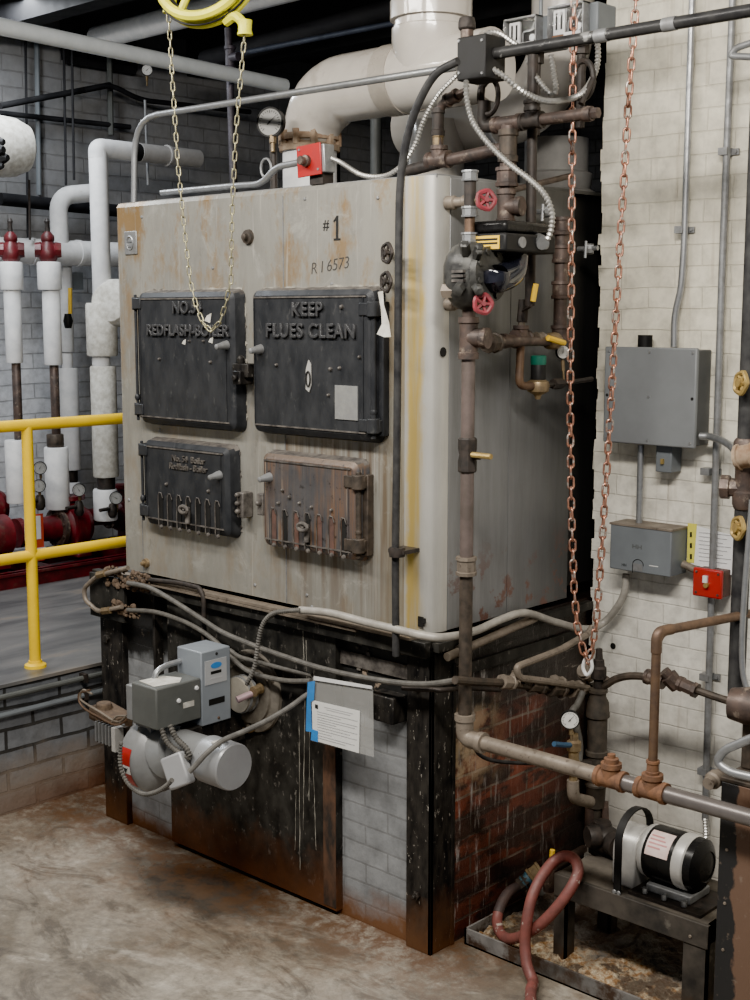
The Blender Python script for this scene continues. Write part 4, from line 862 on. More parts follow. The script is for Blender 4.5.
q=pu(467,566); q.x=XC; fit(wc,q,(0,0,1),.030,.06,M['tanpipe'],'union',8)
zr=zb
bm=B(); sweep(bm,fil([(XC,YC,zr+.07),(XC,YC,zr),(XC+.07,YC,zr)],.06,8),.029,16); lathe(bm,[(.034,0),(.034,.02)],(XC,YC,zr+.06),(0,0,1),16); lathe(bm,[(.034,0),(.034,.02)],(XC+.06,YC,zr),(1,0,0),16); mk('elbow_fitting',bm,M['tanpipe'],wc)
xt1=P(611,776,y=YC).x; xt2=P(652,791,y=YC).x
bm=B(); sweep(bm,[(XC+.07,YC,zr),(xt1,YC,zr)],.024,16,0); mk('horizontal_run',bm,M['tanpipe'],wc)
bm=B(); sweep(bm,[(xt1,YC,zr),(2.2,YC,zr)],.024,16,0); mk('horizontal_run',bm,mat('run_dull',(.20,.18,.17),(.13,.115,.11),.35,.5,8,.1),wc)
tee(wc,(xt1,YC,zr),(1,0,0),(0,0,1),.028,.095,M['orangerust']); bm=B(); lathe(bm,[(.022,0),(.022,.015),(.012,.017),(.012,.028)],(xt1,YC,zr+.048),(0,0,1),12); mk('plug',bm,M['orangerust'],wc)
tee(wc,(xt2,YC,zr),(1,0,0),(0,0,1),.028,.095,M['orangerust'])
# small valve lever on pipe at 480,456
bm=B(); a=pu(478,456); a.x=XC+.04; cyl(bm,(XC,YC,a.z),(XC+.05,YC,a.z),.012); mk('drain_stem',bm,M['iron'],wc); bm=B(); sweep(bm,[(XC+.035,YC-.02,a.z+.005),(XC+.11,YC-.02,a.z+.004)],.009,8); mk('yellow_lever',bm,M['brasswheel'],wc); bm=B(); lathe(bm,[(.026,-.055),(.030,-.05),(.030,-.02),(.026,.0),(.030,.02),(.030,.05),(.026,.055)],(XC,YC,a.z),(0,0,1),8); mk('valve_body',bm,M['iron'],wc)
br=thing('copper_riser','brown copper riser from the orange tee turning away to the right','pipe',(xt2,YC,zr+.08))
top=P(657,632,x=xt2); top=Vector((xt2,YC,P(657,632,y=YC).z)); bm=B(); sweep(bm,fil([(xt2,YC,zr+.06),top,P(775,609,z=top.z)],.05,6),.0138,14); mk('pipe',bm,M['copper'],br)
fit(br,(xt2,YC,zr+.070),(0,0,1),.0175,.04,M['orangerust'],'adapter'); dd=(P(775,609,z=top.z)-top).normalized()
bm=B(); sweep(bm,fil([top-Vector((0,0,.06)),top,top+dd*.06],.045,6),.0160,14); mk('elbow_fitting',bm,M['copper'],br)
# low water cutoff valve body + actuator
lw=thing('float_valve','black cast float valve body on the brown feed pipe beside the boiler corner','valve',P(467,300,x=XC))
c=P(469,276,x=XC); c.y=YC
bm=B(); lathe(bm,[(.02,-.105),(.05,-.09),(.072,-.06),(.080,-.03),(.080,.03),(.072,.06),(.05,.09),(.02,.105)],c,(0,0,1),24); mk('float_chamber',bm,M['lwco'],lw)
fx=Vector((.92,.05,.05)).normalized(); bm=B(); flange(bm,c+fx*.062,fx,.084,.022,8,.010); mk('flange',bm,M['lwco'],lw)
for u,v,r in ((470,249,.026),(481,250,.022),(459,289,.03),(487,255,.02),(487,289,.026)):
    q=P(u,v,x=XC+.04 if u<475 else XC+.09); q.y=min(q.y,YC-.07); r*=.62; bm=B(); lathe(bm,[(r,-.02),(r,.02),(r*.6,.024)],q,(q-c),6); mk('boss',bm,M['lwco'],lw)
for k,dz in enumerate((-.016,-.002,.012)):
    bm=B(); p=c+Vector((.02,-.079,dz)); box(bm,(p.x-.022,p.y-.004,p.z-.004),(p.x+.022,p.y+.01,p.z+.004)); mk('raised_mark',bm,M['castedge'],lw)
bm=B(); q=P(444,291,x=.1); hexb(bm,q,(1,.2,0),.024,.05); mk('plug',bm,M['tanpipe'],lw)
bm=B(); s_=c+fx*.10; mid=P(511,283,x=XC+.1); sweep(bm,sm([s_,P(497,279,x=XC+.10),P(511,272,x=XC+.08),P(514,258,x=XC+.07),P(514,245,x=XC+.07)],6),.044,18); mk('cast_elbow',bm,M['gloss'],lw)
ac=thing('actuator','black actuator housing with yellow label above the float valve','actuator',P(512,250,x=XC+.07))
ce=P(512,239,x=XC+.06); 
bm=B(); box(bm,(ce.x-.075,ce.y-.13,ce.z-.045),(ce.x+.075,ce.y+.13,ce.z+.012)); mk('housing',bm,M['blackplastic'],ac,bev=.008)
bm=B(); box(bm,(ce.x-.068,ce.y-.122,ce.z+.012),(ce.x+.068,ce.y+.122,ce.z+.05)); mk('lid',bm,M['motorblack'],ac,bev=.012)
bm=B(); box(bm,(ce.x-.066,ce.y-.1315,ce.z-.036),(ce.x+.052,ce.y-.1295,ce.z+.004)); lb=mk('warning_label',bm,M['labelyellow'],ac)
for k in range(2):
    bm=B(); box(bm,(ce.x-.058,ce.y-.1325,ce.z-.010-.012*k),(ce.x+.045,ce.y-.1314,ce.z-.004-.012*k)); mk('print_line',bm,M['ink'],lb)
for dy in (-.05,.07):
    bm=B(); cyl(bm,(ce.x+.074,ce.y+dy,ce.z-.015),(ce.x+.08,ce.y+dy,ce.z-.015),.017,14); mk('knockout',bm,M['galvdull'],ac)
bm=B(); q=P(547,240,y=.0); e_=P(540,244,x=ce.x+.08); cyl(bm,P(543,243,x=ce.x+.09),P(538,240,x=ce.x+.06),.022,12); mk('conduit_connector',bm,M['galv'],ac)
# red handwheel valves with nipples
for i,(u,v,uw) in enumerate(((447,203,486),(447,304,483))):
    t=thing('gauge_valve',['upper red handwheel valve on the boiler side','lower red handwheel valve on the boiler side under the float valve'][i],'valve',P(u,v,x=0),'red handwheel valves')
    a=P(u,v,x=.0); w2=P(uw,v-3 if i==0 else v,x=XC+.10)
    bm=B(); lathe(bm,[(.022,0),(.022,.03),(.016,.035),(.016,.06),(.022,.065),(.020,.09)],a,(1,.1,0),12); mk('valve_body',bm,M['tanpipe'],t)
    bm=B(); b0=a+Vector((.09,0,0)); wd=(w2-b0).normalized(); sweep(bm,[b0,w2],.008,8); lathe(bm,[(.018,0),(.014,.04)],w2-wd*.07,wd,8); mk('stem',bm,M['brass'],t)
    bm=B(); wheel(bm,w2,(.8,-.55,.1),.027,.0075,5); mk('handwheel',bm,M['redwheel'],t)
# branch along the side with valve, riser, regulator
XS=.10
sb=thing('side_branch_pipe','brown horizontal branch pipe with couplings along the boiler side','pipe',P(480,345,x=XS))
a=P(476,342,x=XC); e=P(556,341,x=XS); 
bm=B(); sweep(bm,[Vector((XC,YC,a.z)),e],.0165,12); mk('pipe',bm,M['brownpipe'],sb)
dd=(e-Vector((XC,YC,a.z))).normalized(); fit(sb,P(492,343,x=XC-.01),dd,.029,.05,M['darkpipe'],'union',8); fit(sb,P(510,341,x=XS),dd,.022,.10,M['brownpipe']); fit(sb,P(539,339,x=XS),dd,.021,.05,M['tanpipe'],'union',8)
tee(sb,P(521,338,x=XS),dd,(0,0,1),.024,.08,M['brownpipe'])
lv=thing('lever_valve','small ball valve with yellow lever above the side branch','valve',P(522,318,x=XS))
bm=B(); sweep(bm,[P(521,336,x=XS),P(522,320,x=XS)],.012,10); sweep(bm,[P(522,322,x=XS),P(524,300,x=XS)],.018,10,1); mk('valve_body',bm,[M['tanpipe'],M['iron']],lv)
bm=B(); sweep(bm,[P(523,311,x=XS+.03),P(531,306,x=XS+.10),P(536,284,x=XS+.12)],.005,8); mk('lever',bm,M['iron'],lv)
bm=B(); sweep(bm,[P(533,301,x=XS+.112),P(536,284,x=XS+.125)],.009,8); mk('lever_grip',bm,M['labelyellow'],lv)
rg_=thing('pressure_regulator','brass pressure regulator with black bonnet and green cap on the boiler side','regulator',P(538,395,x=XS))
bm=B(); sweep(bm,fil([P(521,340,x=XS),P(519,386,x=XS),P(536,386,x=XS)],.03),.014,12); mk('inlet_pipe',bm,M['copper'],rg_)
q=P(538,386,x=XS); bm=B(); lathe(bm,[(.008,-.045),(.014,-.03),(.036,-.018),(.040,0),(.036,.015),(.022,.024)],q,(0,0,1),16); mk('body',bm,M['brass'],rg_)
bm=B(); lathe(bm,[(.026,.02),(.026,.070),(.024,.074)],q,(0,0,1),16); mk('bonnet',bm,M['blackplastic'],rg_)
bm=B(); lathe(bm,[(.025,.072),(.027,.078),(.027,.100),(.023,.103)],q,(0,0,1),16); mk('cap',bm,M['green'],rg_)
bm=B(); sweep(bm,[q,P(566,383,x=XS),P(592,379,x=XS)],.009,8); fitp=P(553,384,x=XS); lathe(bm,[(.018,0),(.02,.02),(.018,.05)],fitp,(0,1,0),8); mk('outlet_pipe',bm,M['iron'],rg_)
gauge('small white dial gauge behind the copper-coloured chain on the boiler side',P(563,352,x=XS),(.85,-.5,0),pxm(14,P(563,352,x=XS))/2,P(564,382,x=XS),needle=80)
v2=thing('ball_valve','brass ball valve with yellow tag at the end of the side branch','valve',P(555,345,x=XS))
bm=B(); lathe(bm,[(.02,-.03),(.028,-.02),(.03,.02),(.02,.04)],P(552,341,x=XS),(0,1,0),12); mk('valve_body',bm,M['brass'],v2)
bm=B(); sweep(bm,[P(548,338,x=XS+.03),P(564,343,x=XS+.03)],.010,8); mk('lever',bm,M['labelyellow'],v2)
rp=thing('vertical_pipe','rusty vertical pipe on the boiler side behind the copper-coloured chain','pipe',P(562,338,x=.06))
bm=B(); sweep(bm,[P(562,223,x=.06),P(560,337,x=.06)],.024,12); mk('pipe',bm,M['brownpipe'],rp)
for v in (226,254,290,334): fit(rp,P(562-(v-226)*.015,v,x=.06),(0,0,1),.030,.06,M['brownpipe'])
for i,(u,v,L2) in enumerate(((580,249,18),(537,212,10))):
    t=thing('bleed_valve',['small chrome bleed valve poking toward the wall edge','small white bleed valve above the actuator'][i],'valve',P(u,v,x=.08))
    bm=B(); sweep(bm,[P(u-2,v,x=.02),P(u+L2,v-1,x=.10)],.009,8); lathe(bm,[(.018,0),(.02,.015),(.018,.03)],P(u+5,v,x=.05),(1,.6,0),8); mk('valve_body',bm,M['galv'],t)
    bm=B(); sweep(bm,[P(u+6,v-8,x=.08),P(u+5,v+9,x=.08)],.005,6); mk('handle',bm,M['galv'],t)
T('cross_pipe','short grey-brown pipe above the actuator toward the boiler back','pipe',[P(512,190,x=.1),P(570,176,x=.05)],6,M['brownpipe'])
# ================================================================ BURNER
bu=thing('burner','grey gun burner with control boxes and round motor mounted on the black plate','burner',(-.87,-.012,.757))
fc=Vector((-.872,-.012,.757))
bm=B(); lathe(bm,[(.158,0),(.155,.012),(.12,.02),(.118,.03)],fc,(0,-1,0),32); 
for k in range(6): a=2*PI*k/6+.5; hexb(bm,fc+Vector((.137*math.cos(a),-.012,.137*math.sin(a))),(0,-1,0),.012,.014)
mk('mounting_flange',bm,mat('sooty_flange',(.20,.18,.15),(.07,.06,.05),.6,.2,10,.3),bu)
bm=B(); sweep(bm,[fc,fc+Vector((0,-.082,0))],.066,28); mk('air_tube',bm,mat('tube_cream',(.36,.33,.27),(.22,.2,.17),.5,.2,8,.2),bu)
for yy in (-.035,-.065):
    bm=B(); sweep(bm,[fc+Vector((0,yy,0)),fc+Vector((0,yy-.008,0))],.071,28); mk('clamp_ring',bm,M['galvdull'],bu)
bm=B(); q=P(247,716,y=-.03); sweep(bm,[q+Vector((.052*math.cos(t),0,.06*math.sin(t))) for t in [2*PI*k/18 for k in range(18)]],.007,8,closed=True); lathe(bm,[(.048,0),(.046,.01)],q+Vector((0,.02,0)),(0,-1,0),18); mk('sight_ring',bm,M['brass'],bu)
bm=B(); sweep(bm,[P(237,700,y=-.14),P(253,693,y=-.08)],.013,12,0); mk('gas_orifice_tube',bm,mat('mauve_tube',(.36,.25,.27),(.25,.17,.18),.4,.2,20,.1),bu)
fit(bu,P(257,690,y=-.07),(P(262,688,y=-.03)-P(253,693,y=-.08)),.018,.04,M['brass'],'compression_nut',8)
def panel(name,x0,x1,y0,y1,z0,z1,m,bev=.004,par=bu):
    bm=B(); box(bm,(x0,y0,z0),(x1,y1,z1)); return mk(name,bm,m,par,bev=bev)
b1=panel('control_box',-1.045,-.90,-.445,-.240,.695,.848,M['darkgrey'],.006)
panel('control_box_base',-1.085,-1.045,-.44,-.25,.70,.83,M['motorgrey'],.004)
for (y,z) in ((-.345,.785),(-.262,.815)):
    bm=B(); lathe(bm,[(.009,0),(.007,.006),(.003,.007)],(-.90,y,z),(1,0,0),10); mk('screw',bm,M['insul'],b1)
bm=B(); box(bm,(-.9,-.325,.752),(-.8985,-.275,.772)); mk('small_label',bm,M['insulrough'],b1)
bm=B(); prism(bm,[(-1.03,-.42,.8485),(-.93,-.43,.8485),(-.91,-.33,.8485),(-.95,-.29,.8485),(-1.02,-.32,.8485)],(0,0,.0012)); mk('torn_sticker',bm,M['insulrough'],b1)
b2=panel('primary_control_box',-1.04,-.90,-.238,-.098,.662,.942,M['bluegrey'],.005)
panel('chassis',-1.03,-.91,-.30,-.02,.56,.664,M['post'])
bm=B(); box(bm,(-.90,-.222,.815),(-.897,-.120,.905)); l2=mk('rating_label',bm,M['paper'] if 0 else mat('grey_label',(.40,.41,.42),(.36,.37,.38),.5,0,10,0),b2)
bm=B(); lathe(bm,[(.026,0),(.026,.001)],(-.8969,-.170,.883),(1,0,0),16); 
for v in bm.verts: v.co.z=.883+(v.co.z-.883)*.45
mk('blue_emblem',bm,M['blue'],l2)
bm=B(); box(bm,(-.897,-.196,.852),(-.896,-.146,.863)); mk('print_line',bm,M['ink'],l2)
bm=B(); box(bm,(-.897,-.200,.833),(-.896,-.142,.837)); mk('print_line',bm,M['ink2'],l2)
bm=B(); box(bm,(-.90,-.205,.735),(-.8988,-.130,.758)); mk('window_slot',bm,M['ink'],b2)
bm=B(); 
for yy in (-.20,): lathe(bm,[(.006,0),(.004,.004)],(-.90,yy+.04,.680),(1,0,0),8)
mk('screw',bm,M['copper'],b2)
bm=B(); lathe(bm,[(.006,0),(.004,.004)],(-.90,-.165,.925),(1,0,0),8); mk('screw',bm,M['ink'],b2)
text('embossed_letters','ARK-5',.05,(-.935,-.21,.9555),(.5,1,0),(-1,.5,0),M['darkgrey'],b2,.0006) if 0 else None
bm=B(); sweep(bm,sm([Vector((-1.02,-.36,.846)),Vector((-1.02,-.345,.872)),Vector((-1.02,-.30,.885)),Vector((-1.02,-.238,.888))],4),.011,10); mk('nipple',bm,M['galv'],bu)
# blower scroll and motor
sc=Vector((-.985,-.335,.548))
bm=B(); pr=[(.10,-.125),(.130,-.118),(.138,-.10),(.138,-.04),(.132,-.02),(.11,.0),(.085,.02),(.05,.035)]
lathe(bm,pr,sc,(1,0,0),32); box(bm,(sc.x-.10,-.40,.62),(sc.x-.01,-.24,.70)); mk('blower_housing',bm,M['motorgrey'],bu,ang=40)
bm=B(); sweep(bm,[sc+Vector((.01,0,.03)),sc+Vector((.06,0,.05))],.085,24,radii=[.105,.085]); mk('motor_mount',bm,M['motorgrey'],bu)
n=10; bm=B(); ys=[PI+.75-1.15*k/n for k in range(n+1)]
va=[(sc.x-.095,sc.y+.1395*math.cos(a),sc.z+.1395*math.sin(a)) for a in ys]; vb=[(sc.x-.042,p[1],p[2]) for p in va]
va=[bm.verts.new(p) for p in va]; vb=[bm.verts.new(p) for p in vb]
for k in range(n): bm.faces.new((va[k],va[k+1],vb[k+1],vb[k]))
rl=mk('red_label',bm,M['red'],bu)
bm=B(); a0=ys[5]; 
va=[bm.verts.new((sc.x-.095+ (.053 if s else 0),sc.y+.1402*math.cos(a),sc.z+.1402*math.sin(a))) for a in (ys[4],ys[5],ys[6]) for s in (0,1)]
bm.faces.new((va[0],va[2],va[3],va[1])); bm.faces.new((va[2],va[4],va[5],va[3])); mk('white_band',bm,M['paper'],rl)
bm=B(); cc=Vector((sc.x-.068,sc.y+.1412*math.cos(a0),sc.z+.1412*math.sin(a0)))
prism(bm,[cc+Vector(q) for q in ((-.014,0,.010),(-.004,0,.004),(0,0,.008),(.004,0,.004),(.014,0,.010),(.004,0,-.006),(0,0,-.012),(-.004,0,-.006))],(0,-.001,0)); mk('wing_emblem',bm,M['ink'],rl)
mz=.598; my=-.325
bm=B(); lathe(bm,[(.055,0),(.072,.03),(.074,.17),(.080,.175),(.080,.30)],(-.945,my,mz),(1,0,0),32); mk('motor',bm,M['motorgrey'],bu)
bm=B(); lathe(bm,[(.084,0),(.084,.125),(.080,.132),(.0,.133)],(-.755,my,mz),(1,0,0),36); mk('motor_end_cap',bm,mat('light_motor_grey',(.34,.35,.36),(.29,.29,.30),.35,.3,6,.03),bu,ang=25)
bm=B(); lathe(bm,[(.008,0),(.008,.02)],(-.66,my-.01,mz+.08),(0,0,1),8); mk('screw',bm,M['galv'],bu)
bm=B(); box(bm,(-.70,my-.04,mz+.079),(-.66,my+.0,mz+.084)); mk('cap_tag',bm,M['insulrough'],bu)
Rj=Matrix.Rotation(math.radians(-28),3,'Y')@Matrix.Rotation(math.radians(20),3,'Z')
jc=P(176,771,y=-.45); bm=B(); box(bm,jc-Vector((.046,.014,.058)),jc+Vector((.046,.03,.058)),R=Rj); mk('motor_junction_box',bm,mat('light_motor_grey2',(.40,.41,.42),(.35,.35,.36),.4,.2,6,.03),bu,bev=.008)
for k,pp_ in enumerate(([(161,728),(167,742),(178,752),(190,758)],[(170,725),(176,738),(186,748),(190,756)])):
    bm=B(); sweep(bm,sm(pts(pp_,y=-.42),4),.011,10,rib=.012); mk('flexible_lead',bm,M['greycable'],bu)
# gas valve / transformer cluster at left
gv=thing('gas_valve','ribbed silver gas valve regulator with brown wires left of the burner','gas valve',(-1.42,-.25,.5))
c=P(112,722,y=-.26)
bm=B(); box(bm,c+Vector((-.10,-.04,-.01)),c+Vector((.06,.06,.045)),R=Matrix.Rotation(math.radians(8),3,'Y')); lathe(bm,[(.035,0),(.03,.03)],c+Vector((-.05,0,.04)),(0,0,1),12); mk('valve_body',bm,M['debris'],gv,bev=.006)
c=P(111,733,y=-.29)
for k in range(6):
    bm=B(); box(bm,c+Vector((-.065+.022*k,-.03,-.04)),c+Vector((-.058+.022*k,.03,.04))); mk('fin',bm,M['galv'],gv)
bm=B(); box(bm,c+Vector((-.068,-.02,-.045)),c+Vector((.075,.03,.035))); mk('coil_core',bm,M['darkpipe'],gv)
bm=B(); box(bm,c+Vector((.058,-.04,-.05)),c+Vector((.082,.0,.045))); mk('clip_plate',bm,M['alu'],gv)
for k,pl in enumerate(([(130,712),(118,722),(100,712),(85,703),(80,698),(83,690),(92,694)],[(131,716),(117,725),(97,716),(84,708),(79,700),(80,693),(90,690)],[(112,722),(118,716),(132,717)])):
    bm=B(); sweep(bm,sm(pts(pl,y=-.32),4),.0045,6); mk('wire',bm,M['tanpipe'] if k!=1 else M['copper'],gv)
T('fuel_tube','dusty grey flexible tube looping below the burner blower','tube',pts([(121,742),(120,757),(122,772),(130,786),(143,794),(156,792),(166,786),(172,780)],y=-.50),5,M['greycable'],smooth=True,rib=.012,seg=8)
# ================================================================ FRONT CABLES
CB=[('long grey cable draped across the boiler base from the upper left',[(128,583),(150,588),(175,602),(200,618),(222,632),(250,644),(280,655),(320,668),(360,677),(400,683),(430,684),(458,680)],5.5,'greycable',-.075),
('lower grey cable passing behind the burner control box',[(128,610),(155,612),(180,620),(200,630),(216,642),(226,652),(236,662),(250,672),(270,678),(290,681),(311,681)],5,'greycable',-.06),
('grey cable between the burner tube and the plastic sleeve',[(230,650),(240,657),(258,662),(285,669),(312,675)],4.5,'greycable',-.055),
('grey cable rising from the motor junction box to the plastic sleeve',[(189,772),(196,765),(206,754),(222,741),(245,731),(268,720),(290,707),(305,696),(313,692)],5.5,'greycable',-.40)]
for l,p_,w,m_,yy in CB:
    if yy==-.40: pa=[P(u,v,y=-.47+ (u-189)/124*.40) for u,v in p_]
    else: pa=pts(p_,y=yy)
    T('cable',l,'cable',pa,w,M[m_],smooth=True,seg=10)
T('conduit','thin dark tube turning down behind the front cables at the left','tube',pts([(124,577),(180,583),(200,588),(204,598),(204,640)],y=-.05),5,M['iron'],f=.04)
T('flexible_cable','ribbed cable curving down from the ledge to the burner tube','cable',pts([(300,610),(285,611),(272,614),(263,624),(259,638),(257,652),(255,665),(250,678),(243,688),(233,696)],y=-.085),5,M['greycable'],smooth=True,rib=.011,seg=8)
pl=[P(300,610,y=-.07),P(330,613,y=-.07),P(365,622,y=-.07),P(395,629,y=-.08),P(425,636,y=-.09),P(447,637,y=-.03),P(475,631,x=.06),P(500,620,x=.06),P(525,613,x=.06),P(555,622,x=.06),P(585,629,x=.09),P(603,623,y=.86),P(618,606,y=.86),P(625,590,y=.86),P(626,574,y=.86)]
T('grey_conduit','pale grey conduit sweeping round the boiler corner to the relay box','conduit',pl,8,mat('pale_conduit',(.40,.38,.34),(.28,.26,.23),.5,.2,20,.1),smooth=True,seg=12)
bt=thing('tube_loop','tan metal tubing loop bent round the left end of the ledge','tube',P(88,600,y=-.06))
bm=B(); sweep(bm,fil(pts([(128,568),(97,576),(84,588),(85,600),(98,612),(122,607)],y=-.07),.035),.0095,10); mk('tube',bm,M['tanpipe'],bt)
for (u,v,du,dv) in ((98,575,8,-2),(103,611,8,-1)):
    a=P(u,v,y=-.07); e=P(u+du,v+dv,y=-.07); bm=B(); hexb(bm,a,e-a,.016,(e-a).length); mk('nut',bm,M['brass'],bt)
# ================================================================ PLASTIC SLEEVE
sl=thing('document_sleeve','clear plastic document sleeve with printed sheet and blue tape hanging on cables','document sleeve',P(340,755,y=-.1))
Ys=-.105
def quad(name,q,m,par,dy=0,th=.0012):
    bm=B(); prism(bm,[P(u,v,y=Ys-dy) for u,v in q],(0,-th,0)); return mk(name,bm,m,par)
quad('plastic_pocket',[(313,677),(373,687),(374,757),(312,741)],M['clear'],sl,-.004,.0008)
pg=quad('printed_sheet',[(312,700),(360,711),(359,753),(313,740)],M['paper'],sl,0)
quad('blue_tape',[(308,682),(315,681),(314,700),(311,702),(312,732),(306,731),(307,700)],M['blue'],sl,.002); quad('blue_tape',[(312,729),(318,731),(318,742),(311,740)],M['blue'],sl,.002)
quad('top_edge',[(314,676),(372,686),(372,689),(314,680)],M['insul'],sl,.001)
quad('code_mark',[(315,704),(318,705),(318,709),(315,708)],M['ink'],pg,.002,.0004)
def lerp4(s,t):   # s across, t down on the sheet
    a=Vector((312,700))*(1-s)+Vector((360,711))*s; b=Vector((313,740))*(1-s)+Vector((359,753))*s; r=a*(1-t)+b*t; return (r.x,r.y)
for i,(s0,s1,t) in enumerate([(.25,.85,.10),(.3,.8,.15),(.1,.95,.25),(.1,.6,.31),(.1,.95,.38),(.1,.9,.44),(.1,.5,.5),(.1,.95,.56),(.1,.8,.63),(.1,.95,.70),(.1,.4,.77),(.1,.9,.84),(.1,.7,.9)]):
    quad('print_line',[lerp4(s0,t),lerp4(s1,t),lerp4(s1,t+.012),lerp4(s0,t+.012)],M['ink2'],pg,.002,.0003)
# ================================================================ LEFT SIDE
rl=thing('railing','bright yellow tubular safety railing at the platform edge','railing',(-2.32,-.035,.585))
for v,n_ in ((1.678,'top_rail'),(1.095,'mid_rail')):
    bm=B(); sweep(bm,[(-2.32,-2.4,v),(-2.32,1.9,v)],.0255,16); mk(n_,bm,M['yellow'],rl)
for y in (-.035,1.85,-2.1):
    bm=B(); sweep(bm,[(-2.32,y,.585),(-2.32,y,1.67)],.0255,16); mk('post',bm,M['yellow'],rl)
    bm=B(); lathe(bm,[(.05,0),(.048,.012),(.032,.02),(.03,.03)],(-2.32,y,.585),(0,0,1),18); mk('foot',bm,M['yellow'],rl)
for i,(za,) in enumerate(((.535,),(.455,))):
    t=thing('wall_conduit',['upper dark conduit clipped along the platform brick edge','lower dark conduit clipped along the platform brick edge'][i],'conduit',(-2.15,-1,za))
    bm=B(); sweep(bm,[(-2.155,-3,za),(-2.155,.9,za)],.013,10); mk('conduit',bm,M['darkgrey'] if i==0 else M['relaygrey'],t)
    for y in (-.55,.1):
        bm=B(); box(bm,(-2.18,y,za-.02),(-2.138,y+.02,za+.02)); mk('strap',bm,M['iron'],t)
def vpipe(name,label,cat,secs,x,group=None,bits=None):
    """secs: (u, v0, v1, width px, material, part name)"""
    b=P(secs[-1][0],secs[-1][2],x=x); t=thing(name,label,cat,b,group)
    y0=P(secs[0][0],secs[0][1],x=x).y
    for u,v0,v1,w,m_,pn in secs:
        a=P(u,v0,x=x); e=P(u,v1,x=x); e.y=a.y; r=pxm(w,a)/2; bm=B(); d=(a-e)
        lathe(bm,[(r*.94,0),(r,r*.12),(r,d.length-r*.12),(r*.94,d.length)],e,(0,0,1),24); mk(pn,bm,M[m_],t)
    return t
vpipe('insulated_riser','leftmost white insulated riser under a red valve behind the railing','insulated pipe',[(11,262,290,23,'insul','sleeve'),(12,290,363,17,'insul','insulation'),(16,363,442,9,'brownpipe','bare_pipe'),(15,440,503,21,'insul','lower_insulation')],-4.2)
vpipe('insulated_riser','second white insulated riser from left with brown drip stain, under a red valve','insulated pipe',[(49,262,290,24,'insul','sleeve'),(51,290,365,18,'insul','insulation'),(54,365,436,9,'brownpipe','bare_pipe'),(55,434,447,17,'darkpipe','union'),(56,447,509,24,'insul','lower_insulation')],-4.15)
vpipe('insulated_riser','narrow white riser standing behind the second one, with yellow lever','insulated pipe',[(64,262,352,15,'insul','insulation'),(67,353,368,11,'insul','sleeve'),(68,368,470,20,'insul','insulation'),(72,470,482,11,'iron','union'),(73,482,516,14,'insul','lower_insulation')],-4.6)
vpipe('insulated_riser','tall wide white riser beside the boiler left edge','insulated pipe',[(98,150,305,19,'insul','insulation'),(101,303,356,31,'insulrough','valve_jacket'),(101,355,366,18,'insul','sleeve'),(103,366,477,26,'insulrough','insulation'),(106,477,490,18,'iron','union'),(105,489,520,24,'insul','lower_insulation')],-4.05)
tp=thing('insulated_header','white insulated elbow and stub at the top of the tall riser','insulated pipe',P(150,155,x=-4.05))
a=P(98,158,x=-4.05); r=pxm(19,a)/2; zt=P(98,148,x=-4.05).z
bm=B(); sweep(bm,fil([a,Vector((a.x,a.y,zt)),Vector((a.x,P(132,148,x=-4.05).y,zt))],.14,8),r,20); mk('elbow',bm,M['insul'],tp)
bm=B(); y1=P(131,148,x=-4.05).y; sweep(bm,[(a.x,y1,zt),(a.x,y1+.06,zt)],r*.95,20); mk('dark_band',bm,M['ink'],tp)
bm=B(); sweep(bm,[(a.x,y1+.06,zt),(a.x,P(198,150,x=-4.05).y,zt)],r*1.0,20); sweep(bm,[(a.x,P(166,150,x=-4.05).y,zt),(a.x,P(168,150,x=-4.05).y,zt)],r*1.15,20); mk('stub',bm,mat('shadow_insul',(.36,.35,.34),(.28,.27,.26),.6,0,10,.3),tp)
hd=thing('insulated_header','white insulated horizontal header running behind the two red valves','insulated pipe',P(70,253,x=-4.5))
a=P(-5,258,x=-4.5); e=P(130,250,x=-4.5); zz=P(70,253,x=-4.5).z; r=pxm(25,P(70,253,x=-4.5))/2
bm=B(); sweep(bm,[(-4.5,a.y,zz),(-4.5,e.y,zz)],r,24); mk('insulation',bm,M['insul'],hd)
for u in (76,30):
    y=P(u,253,x=-4.5).y; bm=B(); sweep(bm,[(-4.5,y,zz),(-4.5,y+.03,zz)],r*1.06,24); mk('band',bm,M['insul'],hd)
bm=B(); pa=fil([P(60,245,x=-4.5),P(58,196,x=-4.5),P(90,193,x=-4.5)],.16,8); sweep(bm,pa,pxm(18,pa[0])/2,20); mk('branch_elbow',bm,M['insul'],hd)
T('drum_pipe','thin round rod hanger behind the valves','rod',[P(29,180,x=-4.4),P(30,240,x=-4.4)],2.5,M['iron'],seg=8)
for i,(u,x) in enumerate(((11,-4.2),(48,-4.15))):
    t=thing('circuit_valve',['left dark red cast valve on top of the leftmost white riser','right dark red cast valve on top of the second white riser'][i],'valve',P(u+.5,262,x=x),'red circuit valves')
    c=P(u,250,x=x); k=pxm(1,c)
    bm=B(); lathe(bm,[(7*k,-12*k),(9*k,-9*k),(10*k,-2*k),(8*k,4*k),(6*k,8*k),(7*k,10*k),(6.5*k,14*k),(3*k,18*k)],c,(0,0,1),16); mk('valve_body',bm,M['pumpred'],t)
    for s in (-1,1):
        d=Vector((.55*s,.83*s,0)); bm=B(); lathe(bm,[(5*k,4*k),(8*k,7*k),(7*k,13*k)],c,d,8); mk('union',bm,M['pumpred'],t)
    bm=B(); lathe(bm,[(2.5*k,16*k),(2.2*k,26*k),(3*k,28*k),(1.5*k,31*k)],c,(0,0,1),10); mk('stem',bm,M['iron'],t)
